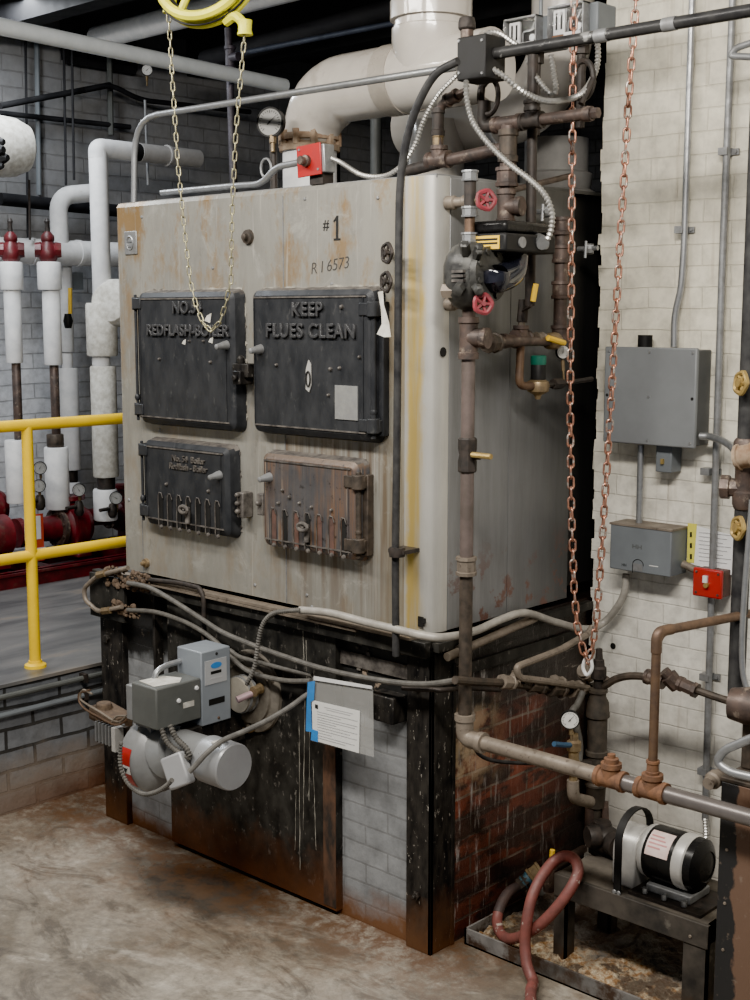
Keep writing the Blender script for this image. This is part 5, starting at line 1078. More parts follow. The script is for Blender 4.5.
dr=thing('plaster_drum','round plastered white insulation drum on the tall riser beside boiler edge','insulation drum',P(101,325,x=-3.95)); c=P(100,303,x=-4.05)
bm=B(); k=pxm(1,c); lathe(bm,[(20*k,-.18),(23*k,-.15),(24*k,.0),(23*k,.08),(19*k,.115),(9*k,.13)],c+Vector((.05,.1,0)),(.42,-.90,.05),26); mk('insulation',bm,M['insulrough'],dr)
dl=thing('vessel_end','large white rounded vessel end at the left edge of the picture','vessel',P(5,175,x=-4.3)); c=P(-6,146,x=-4.3); k=pxm(1,c)
bm=B(); lathe(bm,[(30*k,-.5),(31*k,0),(29*k,.12),(23*k,.2),(12*k,.235)],c,(.15,.98,0),30); mk('insulated_end',bm,M['insulrough'],dl)
bm=B()
for u,v,s in ((0,142,5),(3,158,6),(0,166,4),(-2,150,7)): lathe(bm,[(s*k*.6,-s*k),(s*k,0),(s*k*.5,s*k)],P(u,v,x=-3.9),(1,.3,0),8)
bm2=bm; mk('valve_bits',bm,M['ink'],dl)
yl=thing('lever_valve','small yellow tagged lever with black knob between the white risers','valve',P(69,328,x=-4.3)); 
bm=B(); sweep(bm,[P(70,288,x=-4.3),P(70,314,x=-4.3)],pxm(4,P(70,300,x=-4.3))/2,8); mk('lever',bm,M['labelyellow'],yl)
bm=B(); lathe(bm,[(.02,-.045),(.03,0),(.02,.045)],P(68,321,x=-4.3),(0,0,1),10); mk('knob',bm,M['ink'],yl)
q=P(75,281,x=-4.6); bm=B(); box(bm,(q.x-.05,q.y-.05,q.z-.055),(q.x+.02,q.y+.05,q.z+.055)); mk('wall_box',bm,M['relaygrey'],label='small grey electrical box on the left wall behind the white risers',cat='box')
# pumps on a common bed
bed=thing('pump_bed','dark red steel pump bed rail on the grey platform','pump bed',(-4.1,1,.585))
bm=B(); box(bm,(-3.93,-.6,.585),(-3.90,2.3,.675)); box(bm,(-3.96,-.6,.66),(-3.88,2.3,.675)); mk('front_channel',bm,M['pumpred'],bed)
bm=B(); box(bm,(-4.45,-.6,.585),(-4.42,2.3,.675)); mk('rear_channel',bm,M['pumpred'],bed)
for y in (-.4,.45,1.1,1.75): bm=B(); box(bm,(-4.42,y,.60),(-3.93,y+.08,.66)); mk('cross_member',bm,M['pumpred'],bed)
def pump(label,u,v,x,motor=True,s=1.0):
    c=P(u,v,x=x); c.z=max(c.z,.86); t=thing('circulating_pump',label,'pump',(c.x,c.y,.67))
    bm=B(); lathe(bm,[(.05*s,-.10),(.09*s,-.08),(.12*s,-.05),(.15*s,-.045),(.155*s,.0),(.15*s,.04),(.13*s,.05),(.11*s,.09),(.07*s,.11)],c,(0,1,0),26); mk('volute',bm,M['pumpred'],t)
    bm=B(); flange(bm,c+Vector((0,-.09,0)),(0,-1,0),.12*s,.03,8,.011); mk('flange',bm,M['brownpipe'],t)
    bm=B(); lathe(bm,[(.085*s,.10),(.075*s,.2),(.07*s,.34),(.09*s,.36),(.09*s,.40)],c,(0,-1,0),20); mk('bearing_housing',bm,M['pumpred'],t)
    bm=B(); box(bm,(c.x-.04,c.y-.02,.675),(c.x+.04,c.y+.03,c.z-.1)); box(bm,(c.x-.12,c.y-.04,.675),(c.x+.12,c.y+.06,.70)); mk('foot',bm,M['pumpred'],t,bev=.006)
    bm=B(); lathe(bm,[(.05*s,.10*s),(.05*s,.16),(.085*s,.165),(.085*s,.19)],c,(0,0,1),18); mk('discharge_neck',bm,M['pumpred'],t)
    if motor:
        bm=B(); lathe(bm,[(.10*s,.46),(.125*s,.47),(.125*s,.78),(.10*s,.82)],c,(0,-1,0),24); mk('motor',bm,M['red'] if 0 else M['pumpred'],t)
        bm=B(); box(bm,(c.x-.1,c.y-.75,.675),(c.x+.1,c.y-.5,c.z-.11)); mk('motor_foot',bm,M['pumpred'],t)
        bm=B(); q=P(34,548,x=c.x+.14); box(bm,(q.x-.01,q.y-.05,.70),(q.x,q.y+.07,q.z+.20)); g=mk('coupling_guard',bm,mat('guard_orange',(.50,.06,.03),(.4,.05,.03),.4,0,8,.05),t)
        bm=B(); box(bm,(q.x,q.y-.06,q.z+.05),(q.x+.003,q.y+.05,q.z+.19)); mk('white_label',bm,M['paper'],g)
        bm=B(); box(bm,(q.x,q.y-.04,.72),(q.x+.003,q.y+.08,.78)); mk('white_label',bm,M['paper'],g)
    return t
pump('dark red circulating pump with flange and motor directly behind the yellow post',72,527,-4.15)
pump('dark red circulating pump casing beside the boiler edge, partly hidden',123,513,-4.3,False,.75)
pump('dark red pump casing at the far left edge behind the railing',-12,508,-4.45,False,.9)
for i,(u,v) in enumerate(((40,468),(39,486),(79,490),(116,498))):
    gauge(['upper dial gauge of the pair right of the yellow post','lower dial gauge of the pair right of the yellow post','dial gauge between the second and tall white risers','dial gauge at the boiler left edge above the pump'][i],P(u,v,x=-3.95),(.75,-.66,0),pxm(13,P(u,v,x=-3.95))/2,P(u+1,v+14,x=-3.98),face=M['dialgrey'],needle=60+30*i)
vs=[(79,506,'small dark valve under the dial gauge between the risers'),(40,500,'small dark valve under the gauge pair near the yellow post'),(112,508,'small dark lever valve under the dial gauge at the boiler edge')]
for u,v,l in vs:
    t=thing('gauge_cock',l,'valve',P(u,v+8,x=-3.98)); c=P(u,v,x=-3.98); bm=B(); lathe(bm,[(.018,-.06),(.03,-.04),(.03,0),(.02,.03)],c,(0,0,1),10); mk('valve_body',bm,M['iron'],t)
    bm=B(); sweep(bm,[c,c+Vector((.03,-.11,0))],.012,8); mk('lever',bm,M['iron'],t)
# ================================================================ WALL MOUNTED ELECTRICS
def screws(par,lst,ax=(0,-1,0),m='galv',r=.006):
    for q in lst:
        bm=B(); lathe(bm,[(r,0),(r*.7,.003)],q,ax,8); mk('screw',bm,M[m],par)
eb=thing('electrical_enclosure','large grey square electrical enclosure on the white brick wall','electrical box',(.335,.915,1.71))
bm=B(); box(bm,(.128,.818,1.712),(.480,.912,2.040)); mk('box',bm,mat('box_side_grey',(.10,.105,.11),(.085,.09,.09),.45,.2,8,.03),eb,bev=.004)
bm=B(); box(bm,(.119,.80,1.706),(.486,.820,2.047)); mk('cover',bm,M['greybox'],eb,bev=.005)
screws(eb,[(.135,.80,2.030),(.302,.80,2.030),(.47,.80,2.030),(.135,.80,1.722),(.302,.80,1.722),(.47,.80,1.722),(.302,.80,1.875)])
screws(eb,[(.133,.80,1.875),(.473,.80,1.875)],m='ink')
q=P(645,345,y=.86); bm=B(); cyl(bm,q-Vector((0,0,.02)),q+Vector((0,0,.035)),.026); mk('black_knockout_plug',bm,M['blackplastic'],eb)
sb_=thing('switch_box','small grey switch box hanging under the large grey enclosure','switch',P(663,473,y=.80))
a=P(656,448,y=.84); c=P(671,473,y=.84); bm=B(); box(bm,(a.x,.84,c.z),(c.x,.91,a.z+.02)); mk('box',bm,M['relaygrey'],sb_,bev=.003)
bm=B(); q=P(663,461,y=.84); box(bm,(q.x-.005,.83,q.z-.010),(q.x+.005,.84,q.z+.008)); mk('toggle',bm,M['brasswheel'],sb_)
rb=thing('relay_box','lower grey metal relay box with a round knockout on the white wall','electrical box',(.32,.915,1.26))
bm=B(); box(bm,(.161,.80,1.248),(.411,.912,1.412)); mk('housing',bm,M['relaygrey'],rb,bev=.004)
bm=B(); box(bm,(.158,.797,1.410),(.414,.914,1.417)); mk('dusty_lid',bm,M['tanpipe'],rb)
q=P(638,565,y=.7995); bm=B(); sweep(bm,[q+Vector((.022*math.cos(t),0,.02*math.sin(t))) for t in [PI*k/10-.1 for k in range(11)]],.0016,5); sweep(bm,[q+Vector((-.022,0,-.03)),q+Vector((-.022,0,0))],.0016,5); mk('knockout_mark',bm,M['ink'],rb)
bm=B(); box(bm,(q.x-.02,.799,q.z-.022),(q.x+.018,.8005,q.z+.004)); mk('scuff',bm,M['galvdull'],rb)
bm=B(); q=P(653,566,y=.799); box(bm,(q.x-.015,.7988,q.z-.0015),(q.x+.02,.80,q.z+.001)); mk('white_scratch',bm,M['paper'],rb)
text('embossed_marks','HH',.022,P(637,547,y=.7995),(1,0,0),(0,0,1),M['darkgrey'],rb,.0006,sx=1.3); text('embossed_marks','HH',.014,P(624,565,y=.7995),(1,0,0),(0,0,1),M['ink'],rb,.0006)
rs=thing('red_switch_box','red painted switch cover plate on the wall below the paper notice','switch',P(708,604,y=.82))
a=P(693,567,y=.84); c=P(721,600,y=.84); bm=B(); box(bm,(a.x,.84,c.z-.0),(c.x,.855,a.z)); mk('cover_plate',bm,M['red'],rs,bev=.005)
bm=B(); box(bm,(a.x+.008,.855,c.z+.004),(c.x-.002,.912,a.z-.004)); mk('box',bm,mat('rusty_box_side',(.12,.05,.045),(.07,.045,.04),.6,.1,20,.2),rs,bev=.003)
bm=B(); q=P(706,579,y=.84); box(bm,(q.x-.008,.83,q.z-.012),(q.x+.008,.84,q.z+.012)); mk('toggle',bm,M['insul'],rs)
bm=B(); lathe(bm,[(.009,0),(.009,.012)],P(707,585,y=.84),(0,-1,0),10); mk('toggle',bm,M['brasswheel'],rs)
screws(rs,[(a.x+.014,.84,a.z-.014),(c.x-.014,.84,a.z-.014),(a.x+.014,.84,c.z+.014),(c.x-.014,.84,c.z+.014)],m='brownpipe',r=.005)
T('conduit','short tan nipple joining the grey relay box to the red switch','conduit',[P(683,564,y=.87),P(700,572,y=.87)],8,M['tanpipe'])
nt_=thing('paper_notice','white paper notice with yellow striped edge taped behind the conduit','notice',P(714,575,y=.912))
def wq(name,q,m,par,y=.912): 
    bm=B(); prism(bm,[P(u,v,y=y) for u,v in q],(0,-.0012,0)); return mk(name,bm,m,par)
sh=wq('sheet',[(690,524),(736,536),(739,577),(688,563)],mat('bright_paper',(.85,.86,.86),(.80,.80,.80),.6,0,10,0),nt_,.905)
wq('yellow_edge',[(688,523),(697,524),(694,563),(687,562)],M['paperyellow'],nt_,.903); wq('yellow_edge',[(735,533),(739,534),(739,577),(736,577)],M['paperyellow'],nt_,.903)
for k in range(3): wq('stripe_mark',[(690,532+k*11),(692,532+k*11),(692,537+k*11),(690,537+k*11)],M['ink'],sh,.901)
for k in range(8):
    v=532+k*4.0; wq('print_line',[(699,v),(731-(k%3)*4,v+3.2),(731-(k%3)*4,v+3.7),(699,v+.5)],M['ink2'],sh,.903)
def wallpipe(label,path,w,clamps=(),m='galv',f=.06,name='conduit'):
    t=thing(name,label,'conduit',path[-1]); bm=B(); sweep(bm,fil(path,f,8),pxm(w,path[0])/2,12); mk('tube',bm,M[m],t)
    for u,v in clamps:
        q=P(u,v,y=.90); bm=B(); r=pxm(w,q)/2; box(bm,(q.x-r*1.3,.868,q.z-.012),(q.x+r*1.3,.91,q.z+.012)); box(bm,(q.x+r*1.2,.905,q.z-.010),(q.x+r*3.2,.913,q.z+.010)); hexb(bm,(q.x+r*2.4,.905,q.z),(0,-1,0),.006,.006); mk('clamp',bm,M['galvdull'],t)
    return t
wallpipe('steel conduit on the wall bending down into the large grey enclosure',pts([(693,-20),(684,249),(681,290),(674.5,315),(674,347)],y=.885),7.2,((683,230),),f=.05)
wallpipe('long steel conduit on the wall passing right of the grey enclosure',pts([(733.5,-20),(722,270),(709,673),(705,820)],y=.885),7.5,((727,152),(709,471),(708,676),(706,770)),m='galvdull',f=.02)
wallpipe('short steel conduit between the large enclosure and the relay box',pts([(641,445),(639,524)],y=.86),6.5)
T('conduit','bright bent conduit curving right from the grey enclosure to black pipe','conduit',pts([(700,436,'y',.83),(712,437,'y',.83),(728,444,'y',.75),(739,457,'y',.65),(745,478,'y',.55)],y=.8),7.5,M['galv'],smooth=True)
T('flexible_conduit','ribbed flexible conduit end low on the wall behind the pump motor','flexible conduit',pts([(705,818),(706,835),(705,850),(706,870)],y=.88),6,M['flexm'],smooth=True,rib=.011,seg=8)
T('conduit','grey bent conduit bracket at the upper right picture edge','conduit',pts([(775,35),(736,48),(730,56),(775,58)],y=.70),7,M['galvdull'],f=.04)
# ================================================================ RIGHT EDGE PIPES
rp=thing('gas_riser','black vertical pipe at the right edge with rusty fittings and elbow foot','pipe',P(733,700,y=.35))
Yq=.35; xq=.90; zb=P(731,708,y=Yq).z
bm=B(); sweep(bm,fil([(xq+.01,Yq,3.6),(xq+.01,Yq,zb),(xq+.16,Yq,zb)],.06,8),.026,16); mk('pipe',bm,M['cable'],rp)
q=P(747,462,y=Yq); q.x=xq+.012; 
bm=B(); lathe(bm,[(.030,-.10),(.036,-.085),(.036,-.05),(.030,-.045),(.031,.03),(.038,.04),(.038,.10),(.031,.11)],q-Vector((0,0,.04)),(0,0,1),14); mk('tee_fitting',bm,M['brownpipe'],rp)
bm=B(); e=P(733,487,y=Yq); lathe(bm,[(.028,0),(.028,.03),(.036,.033),(.036,.058)],Vector((xq+.0,Yq-.0,e.z)),(-1,-.3,0),8); mk('union',bm,M['brownpipe'],rp)
fit(rp,P(747,456,y=Yq-.03),(1,0,.2),.035,.06,M['rusty'],'union',12)
for i,(u,v) in enumerate(((741,383),(738,528))):
    t=thing('gas_cock',['upper yellow brass handwheel at the right picture edge','lower yellow brass handwheel in front of the paper notice'][i],'valve',P(u+6,v,y=Yq),'yellow brass handwheels')
    bm=B(); wheel(bm,P(u,v,y=Yq-.06),(-.5,-.85,.1),.030,.0075,6,hub=.014); mk('handwheel',bm,M['brasswheel'],t)
    bm=B(); cyl(bm,P(u,v,y=Yq-.06),Vector((xq+.01,Yq,P(u,v,y=Yq-.03).z)),.012); mk('stem',bm,M['brass'],t)
bp=thing('steel_beam','black and rust coloured steel column at the lower right edge','steel column',(1.16,.18,0))
bm=B(); box(bm,(1.025,.06,0),(1.345,.075,.855)); box(bm,(1.03,.30,0),(1.345,.315,.855)); box(bm,(1.185,.075,0),(1.20,.30,.855)); mk('flanged_column',bm,M['beam'],bp,bev=.002)
bm=B(); box(bm,(1.02,.06,.855),(1.37,.32,.87)); box(bm,(1.03,.16,.87),(1.33,.28,1.05)); mk('top_plate',bm,M['darkpipe'],bp,bev=.004)
for z in (.36,.50,.66): bm=B(); lathe(bm,[(.005,0),(.004,.003)],(1.05,.06,z),(0,-1,0),8); mk('rivet',bm,M['tanpipe'],bp)
T('handle_tube','bright steel tube bent into a u shape in front of the dark column','tube',pts([(790,722),(724,750),(716,762),(730,772),(790,786)],y=-.02),9,M['galv'],f=.05)
T('conduit','slim bright conduit down the right picture edge beside the black pipe','conduit',pts([(752,500),(744,600),(742,660),(748,690),(765,705)],y=.28),6,M['galv'],smooth=True)
fp=thing('hose_bib','rusty fitting nozzle poking out beside the dark steel column','fitting',P(716,778,y=.1)); bm=B(); a=P(708,784,y=.04); e=P(722,774,y=.12); lathe(bm,[(.018,0),(.02,.02),(.026,.025),(.026,.05),(.02,.055),(.02,.10)],a,e-a,12); mk('nozzle',bm,M['tanpipe'],fp)
bm=B(); lathe(bm,[(.05,-.04),(.055,0),(.045,.05)],P(748,706,y=.16),(-1,-.2,0),14); mk('end_cap',bm,M['brownpipe'],label='round brown pipe cap on top of the dark steel column',cat='pipe cap')
# ================================================================ MANIFOLD cluster below the copper chain
mf=thing('valve_manifold','dusty dark pipe manifold with small fittings across the sooty brick side','pipe manifold',P(560,690,x=.14))
xm=.17
bm=B(); sweep(bm,sm(pts([(455,680),(480,682),(505,683),(530,686),(560,689),(585,691),(600,687)],x=xm),4),.014,10); mk('pipe',bm,M['darkpipe'],mf)
bm=B(); sweep(bm,fil(pts([(592,627),(588,634),(560,650),(516,667),(519,678),(545,681),(588,688)],x=xm+.02),.04),.012,10); mk('bent_tube',bm,M['tanpipe'],mf)
for u,v,du,dv,r,m_ in ((507,682,10,1,.022,'tanpipe'),(516,678,4,-6,.022,'tanpipe'),(536,686,12,2,.022,'darkpipe'),(558,682,8,2,.02,'tanpipe'),(556,689,12,1,.026,'darkpipe'),(575,689,8,0,.028,'tanpipe'),(592,690,8,-1,.026,'darkpipe'),(602,684,8,-6,.02,'brownpipe'),(525,681,8,0,.018,'darkpipe')):
    a=P(u,v,x=xm); e=P(u+du,v+dv,x=xm); fit(mf,a,e-a,r,(e-a).length*1.1,M[m_],'union',8)
bm=B(); a=P(583,670,x=xm+.02); e=P(598,683,x=xm); lathe(bm,[(.024,0),(.024,.015),(.03,.017),(.03,.03),(.022,.033),(.024,.07)],a,e-a,12); mk('strainer_leg',bm,M['tanpipe'],mf)
dp_=thing('dark_supply_pipe','dark arched pipe with a strainer running right across the white wall','pipe',P(690,690,y=.62))
pa=pts([(598,690),(606,685),(616,679),(630,676),(650,677),(668,680),(690,688),(728,701),(745,706)],y=.62); bm=B(); sweep(bm,sm(pa,4),.0135,10); mk('pipe',bm,M['darkpipe'],dp_)
fit(dp_,P(655,679,y=.62),(1,0,-.1),.024,.07,M['brownpipe']); fit(dp_,P(688,687,y=.62),(1,0,-.2),.024,.07,M['brownpipe'],'union',8)
bm=B(); a=P(664,671,y=.60); e=P(674,682,y=.62); lathe(bm,[(.02,0),(.02,.02),(.03,.022),(.028,.07)],a,e-a,10); mk('strainer_leg',bm,M['brownpipe'],dp_)
# separator column
sp=thing('trap_column','stout dark iron vertical trap with flanged joints before the white wall','steam trap',(.25,.61,.33))
def zv(v): return P(598,v,x=.25).z
k=pxm(1,P(598,740,x=.25))
bm=B(); pr=[]
for v,w in ((850,6),(806,7),(805,9),(786,10),(784,11.5),(782,11.5),(780,10),(755,10),(754,11.6),(750,11.6),(749,10),(718,10),(716,12),(712,12),(711,11.5),(702,11),(696,8),(693,8),(692,9.5),(689,9.5),(688,6)): pr.append((w*k,zv(v)-zv(850)))
lathe(bm,pr,(.25,.61,zv(850)),(0,0,1),26); mk('body',bm,M['iron'] if 0 else mat('trap_iron',(.055,.05,.045),(.10,.085,.07),.55,.3,25,.3),sp)
bm=B(); pr=[(w*k,zv(v)-zv(690)) for v,w in ((690,5),(680,5),(678,8),(668,8),(666,6),(660,5.5),(659,4),(649,3.2))]; lathe(bm,pr,(.25,.61,zv(690)),(0,0,1),10); mk('top_fitting',bm,M['iron'],sp)
bm=B(); lathe(bm,[(.026,0),(.03,.02),(.026,.05)],P(591,767,x=.25),(-.6,-.8,0),10); mk('side_plug',bm,M['iron'],sp)
bm=B(); sweep(bm,[(.24,.60,zv(806)),(.24,.60,zv(830))],.024,12,0); sweep(bm,[(.275,.63,zv(800)),(.29,.62,zv(828))],.014,10,0); mk('drain_pipe',bm,M['brownpipe'],sp)
g=gauge('white dial gauge on a brass valve beside the iron trap',P(570,720,x=.33),(.6,-.8,.0),pxm(19,P(570,720,x=.33))/2,P(572,742,x=.33),needle=50)
gb=thing('gauge_valve','brass gauge valve with blue lever handle before the sooty brick','valve',P(575,805,x=.33))
bm=B(); xx=.33; pr=[(r_,P(572,v,x=xx).z-P(572,790,x=xx).z) for v,r_ in ((790,.014),(775,.014),(774,.022),(762,.024),(760,.018),(752,.018),(750,.025),(742,.025),(740,.014),(734,.014))]; lathe(bm,pr,P(573,790,x=xx),(0,0,1),10); mk('valve_body',bm,M['brass'],gb)
bm=B(); sweep(bm,[P(572,745,x=xx),P(563,745,x=xx),P(554,744,x=xx)],.009,8); mk('lever',bm,mat('blue_lever',(.03,.08,.15),(.02,.06,.12),.5,0,20,.05),gb)
bm=B(); sweep(bm,fil([P(573,780,x=xx),P(573,798,x=xx),P(590,802,x=xx)],.04),.021,12); mk('elbow',bm,M['orangerust'] if 0 else M['tanpipe'],gb)
T('grey_tube','grey bent tube behind the white dial gauge','tube',pts([(583,692),(577,705),(572,712),(576,725),(580,745),(579,765)],x=.22),7,M['greycable'],smooth=True)
T('cable','thin black cable sagging behind the horizontal tan pipe','cable',pts([(473,744),(480,755),(495,761),(520,763),(545,764),(560,770)],x=.10),4,M['cable'],smooth=True)
T('supply_tube','thin dark tube running along the boiler base behind the feed pipe','tube',pts([(403,688,'y',-.04),(440,690,'y',-.03),(465,688,'x',.04),(500,690,'x',.04)],x=.04),5,M['iron'],smooth=True)
# ================================================================ STAND + PUMP
st=thing('pump_stand','low dark steel stand carrying the pump beside the white wall','stand',(.6,.36,0))
x0,x1,y0,y1,zt=.335,.905,.245,.56,.315
bm=B(); box(bm,(x0,y0,zt-.014),(x1,y1,zt)); mk('top_plate',bm,M['standtop'],st)
bm=B(); box(bm,(x0,y0-.004,zt-.075),(x1,y0+.012,zt+.002)); mk('front_angle',bm,M['stand'],st,bev=.002)
bm=B(); box(bm,(x1-.012,y0,zt-.06),(x1,y1,zt)); mk('end_angle',bm,M['stand'],st)
for (a,b_) in ((x0,y0),(x0+.0,y1-.05),(x1-.085,y0),(x1-.06,y1-.05)):
    w=.085 if a>.7 and b_<.3 else .05
    bm=B(); box(bm,(a,b_,.004),(a+w,b_+.008,zt-.014)); box(bm,(a+w-.008,b_,.004),(a+w,b_+.05,zt-.014)); mk('leg',bm,M['stand'],st)
for x in (x1-.06,): screws(st,[(x,y0-.004,zt-.05)],m='tanpipe')
pn=thing('drip_pan','shallow steel drip pan with rust under the pump stand','drip pan',(.55,.5,0))
bm=B(); box(bm,(.035,.142,0),(1.02,.150,.058)); mk('front_rim',bm,M['pan'],pn); bm=B(); box(bm,(.035,.142,0),(.043,.88,.058)); mk('side_rim',bm,M['pan'],pn)
bm=B(); box(bm,(.035,.142,.0),(1.02,.89,.006)); mk('bottom',bm,M['pan'],pn)
bm=B(); rg=random.Random(9); nx,ny=60,40; V=[[None]*(ny+1) for _ in range(nx+1)]
from mathutils import noise as mn
for i in range(nx+1):
    for j in range(ny+1):
        x=.05+.96*i/nx; y=.156+.70*j/ny; h=.014+.022*max(0,mn.noise(Vector((x*9,y*9,0))))+.018*rg.random()+.03*max(0,(y-.45))
        V[i][j]=bm.verts.new((x,y,h))
for i in range(nx):
    for j in range(ny): bm.faces.new((V[i][j],V[i+1][j],V[i+1][j+1],V[i][j+1]))
mk('rust_rubble',bm,M['rubble'],label='brown and cream rust scale and grit lying in the drip pan',cat='rubble',kind='stuff')
pm=thing('pump','black electric motor pump with white housing and strap handle on the stand','pump',(.65,.37,.315))
my,mz=.385,.435
bm=B(); n=12; pr=[(.515,my-.075,.315),(.515,my+.075,.315)]+[(.515,my+.075*math.cos(PI*k/n),.43+.075*math.sin(PI*k/n)) for k in range(n+1)]
prism(bm,pr,(.085,0,0)); mk('housing',bm,M['alu'],pm,bev=.006)
bm=B(); lathe(bm,[(.07,.0),(.083,.01),(.086,.02),(.086,.03)],(.60,my,mz),(1,0,0),30); mk('front_bell',bm,M['alu'],pm)
bm=B(); lathe(bm,[(.086,0),(.088,.005),(.088,.105),(.086,.11)],(.628,my,mz),(1,0,0),32); mk('motor_shell',bm,M['motorblack'],pm)
bm=B(); lathe(bm,[(.088,0),(.090,.005),(.090,.035),(.086,.04)],(.735,my,mz),(1,0,0),32); mk('silver_band',bm,M['alu'],pm)
bm=B(); lathe(bm,[(.086,0),(.084,.03),(.06,.045),(.05,.048),(.048,.045),(.02,.05)],(.770,my,mz),(1,0,0),24)
for k_ in range(6):
    a=2*PI*k_/6; box(bm,(.780,my+.055*math.cos(a)-.006,mz+.055*math.sin(a)-.006),(.808,my+.055*math.cos(a)+.006,mz+.055*math.sin(a)+.006))
mk('end_bell',bm,M['motorblack'],pm)
bm=B(); n=6
for (xa_,xb_,a0_,a1_,rr,nm,mt) in ((.640,.722,PI+.45-.95,PI-.95-.25,.0890,'label','motorlabel'),):
    ang=[2.9-1.0*k_/n for k_ in range(n+1)]
    va=[bm.verts.new((xa_,my+rr*math.cos(a),mz+rr*math.sin(a))) for a in ang]; vb=[bm.verts.new((xb_,my+rr*math.cos(a),mz+rr*math.sin(a))) for a in ang]
    for k_ in range(n): bm.faces.new((va[k_],va[k_+1],vb[k_+1],vb[k_]))
lb=mk('rating_label',bm,M['motorlabel'],pm)
for k_,a in enumerate((2.15,2.3,2.45,2.6)):
    bm=B(); d=Vector((0,math.cos(a),math.sin(a))); tt=Vector((0,-math.sin(a),math.cos(a)))*.0025; c=Vector((.646,my,mz))+d*.0896
    prism(bm,[c-tt,c+tt,c+tt+Vector((.045+.01*(k_%3),0,0)),c-tt+Vector((.045+.01*(k_%3),0,0))],d*.0004); mk('print_line',bm,mat('pink_print',(.55,.25,.24),(.5,.2,.2),.5,0,10,0),lb)
bm=B(); box(bm,(.60,my-.11,.315),(.86,my+.08,.325)); mk('motor_plate',bm,M['iron'],pm)
bm=B(); box(bm,(.64,my-.07,.325),(.80,my+.055,.352)); 
mk('motor_cradle',bm,M['galvdull'],pm,bev=.004)
for x in (.65,.72,.79): bm=B(); hexb(bm,(x,my-.09,.327),(0,0,1),.010,.018); mk('bolt',bm,M['galv'],pm)
# strap handle
bm=B(); pa=[(.575,.25,.30)]+[(.575,.25,z) for z in (.36,.45,.49)]+[(.575,.345-.095*math.cos(a),.49+.085*math.sin(a)) for a in [PI*k_/12 for k_ in range(1,12)]]+[(.575,.44,.49),(.575,.44,.42)]
pa=[Vector(p) for p in pa]; prev=None
for i,p in enumerate(pa):
    t=(pa[min(i+1,len(pa)-1)]-pa[max(i-1,0)]).normalized(); nn=Vector((1,0,0)).cross(t)*.0025
    cur=[bm.verts.new(p+Vector((s*.013,0,0))+q*nn) for s,q in ((-1,-1),(1,-1),(1,1),(-1,1))]
    if prev:
        for k_ in range(4): bm.faces.new((prev[k_],prev[(k_+1)%4],cur[(k_+1)%4],cur[k_]))
    prev=cur
mk('strap_handle',bm,M['blackplastic'],pm); screws(pm,[(.567,.246,.322),(.583,.246,.322)],m='galvdull',r=.008)
q=P(602,838,y=.50)
bm=B(); lathe(bm,[(.03,-.05),(.05,-.04),(.055,0),(.05,.04),(.042,.05),(.042,.09)],q,(.9,-.3,0),14); lathe(bm,[(.045,-.05),(.05,0),(.03,.06)],q,(0,0,1),12); mk('pump_head',bm,M['iron'],pm)
bm=B(); lathe(bm,[(.04,0),(.042,.02),(.036,.04)],P(598,836,y=.46),(-.5,-.8,0),12); mk('bonnet',bm,M['iron'],pm)
# ================================================================ HOSE
hp=[(519,886,.40),(508,893,.33),(500,907,.27),(497,922,.23),(501,934,.19),(510,939,.16),(524,935,.14),(542,923,.14),(559,905,.16),(571,888,.19),(578,872,.23),(575,860,.26),(565,856,.27),(553,862,.25),(541,878,.19),(532,897,.14),(527,920,.11),(525,942,.10),(527,965,.08),(533,988,.06)]
pa=[P(u,v,y=y) for u,v,y in hp]; pa+= [Vector((pa[-1].x+.035,pa[-1].y-.06,.03)),Vector((pa[-1].x+.10,pa[-1].y-.16,.025)),Vector((pa[-1].x+.16,pa[-1].y-.34,.025))]
for p in pa: p.z=max(p.z,.020)
hs=thing('hose','old red rubber hose looped over the front rim of the drip pan','hose',(pa[-4].x,pa[-4].y,0))
sp_=sm(pa,5); bm=B(); sweep(bm,sp_[12:],.0185,14); mk('hose_body',bm,M['hose'],hs)
bm=B(); sweep(bm,sp_[:13],.0188,14); mk('dirty_end',bm,M['hosedark'],hs)
hv=thing('drain_valve','old brass drain valve with yellow lever where the hose connects','valve',P(535,885,y=.42))
bm=B(); a=P(519,886,y=.40); e=P(540,870,y=.46); sweep(bm,[a,e],.020,12); lathe(bm,[(.026,0),(.028,.02),(.024,.04)],a,e-a,8); mk('valve_body',bm,M['darkpipe'],hv)
fit(hv,a.lerp(e,.35),e-a,.024,.03,mat('blue_ring',(.05,.12,.16),(.04,.1,.13),.5,0,20,.1),'hose_clamp')
fit(hv,a.lerp(e,.8),e-a,.03,.05,M['brass'],'union',8)
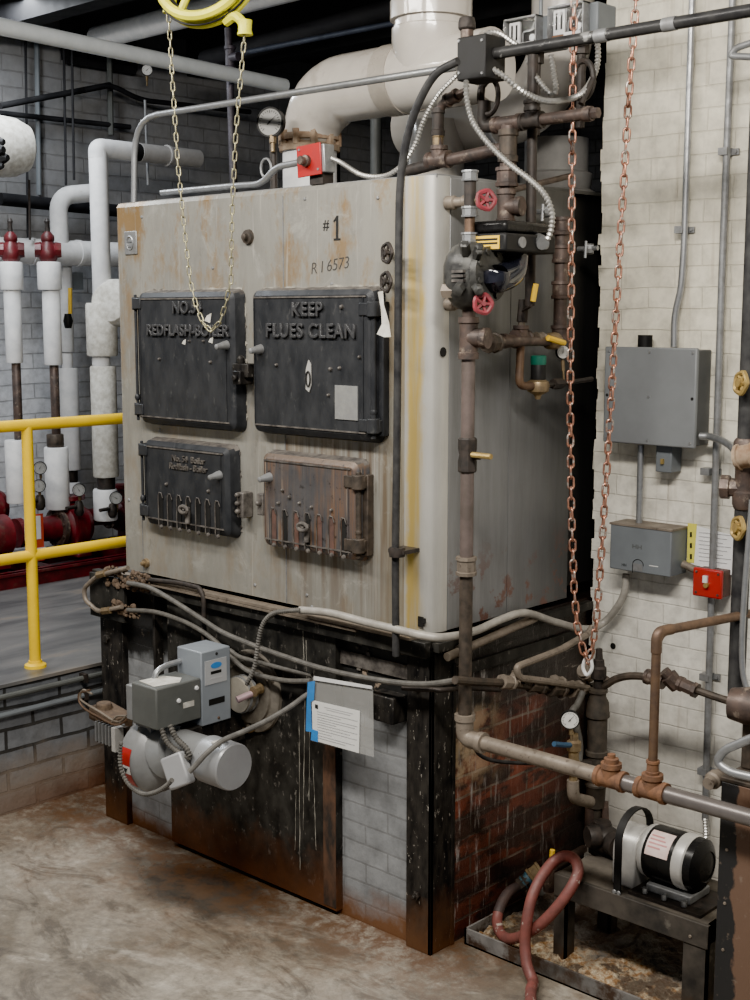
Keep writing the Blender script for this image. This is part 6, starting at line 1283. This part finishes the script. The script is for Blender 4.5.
bm=B(); sweep(bm,[P(550,876,y=.42),P(552.5,850,y=.42)],.0095,8); mk('lever',bm,M['labelyellow'],hv); bm=B(); lathe(bm,[(.02,-.04),(.026,0),(.02,.04)],P(549,880,y=.42),(0,0,1),10); mk('bonnet',bm,M['brownpipe'],hv)
tb=T('angle_iron','rusty angle iron lying against the brick at the stand end','angle iron',[P(541,873,x=.06),P(585,848,x=.06)],8,M['brownpipe'],seg=4)
bx=0

bm=B(); lathe(bm,[(.012,0),(.010,.004)],P(613,646,y=.912),(0,1,0),12); mk('anchor_hole',bm,M['ink'],label='small round dark anchor hole in the white wall beside the iron trap column top',cat='hole')
# ================================================================ CAMERA + LIGHT
cam=bpy.data.cameras.new('camera'); co=bpy.data.objects.new('camera',cam); col.objects.link(co)
co.matrix_world=Matrix(((RT.x,UP.x,-FW.x,CAM.x),(RT.y,UP.y,-FW.y,CAM.y),(RT.z,UP.z,-FW.z,CAM.z),(0,0,0,1)))
cam.sensor_fit='VERTICAL'; cam.sensor_height=24; cam.lens=24*F/1000; cam.clip_start=.05
bpy.context.scene.camera=co
def area(name,loc,tgt,sx,sy,e,c=(1,1,1)):
    l=bpy.data.lights.new(name,'AREA'); l.shape='RECTANGLE'; l.size=sx; l.size_y=sy; l.energy=e; l.color=c
    o=bpy.data.objects.new(name,l); col.objects.link(o); o.location=loc
    o.rotation_euler=(Vector(tgt)-Vector(loc)).to_track_quat('-Z','Y').to_euler(); return o
area('tube_light_front',(-.9,-1.9,3.75),(-.7,-.6,0),2.4,.25,120,(1,.95,.87))
area('side_fill_light',(1.7,-1.9,3.75),(1.0,.4,1.2),1.6,.25,130,(1,.94,.85))  # added fill for the boiler side and white wall, no fixture seen
area('tube_light_left',(-3.5,.2,3.8),(-3.8,.6,0),.3,2.4,85,(.90,.95,1))
w=bpy.data.worlds.new('world'); bpy.context.scene.world=w; w.use_nodes=True
w.node_tree.nodes['Background'].inputs[0].default_value=(.85,.9,1,1); w.node_tree.nodes['Background'].inputs[1].default_value=.25
bpy.context.scene.view_settings.view_transform='AgX'
bpy.context.scene.view_settings.look='AgX - Punchy'
bpy.context.scene.view_settings.exposure=.92
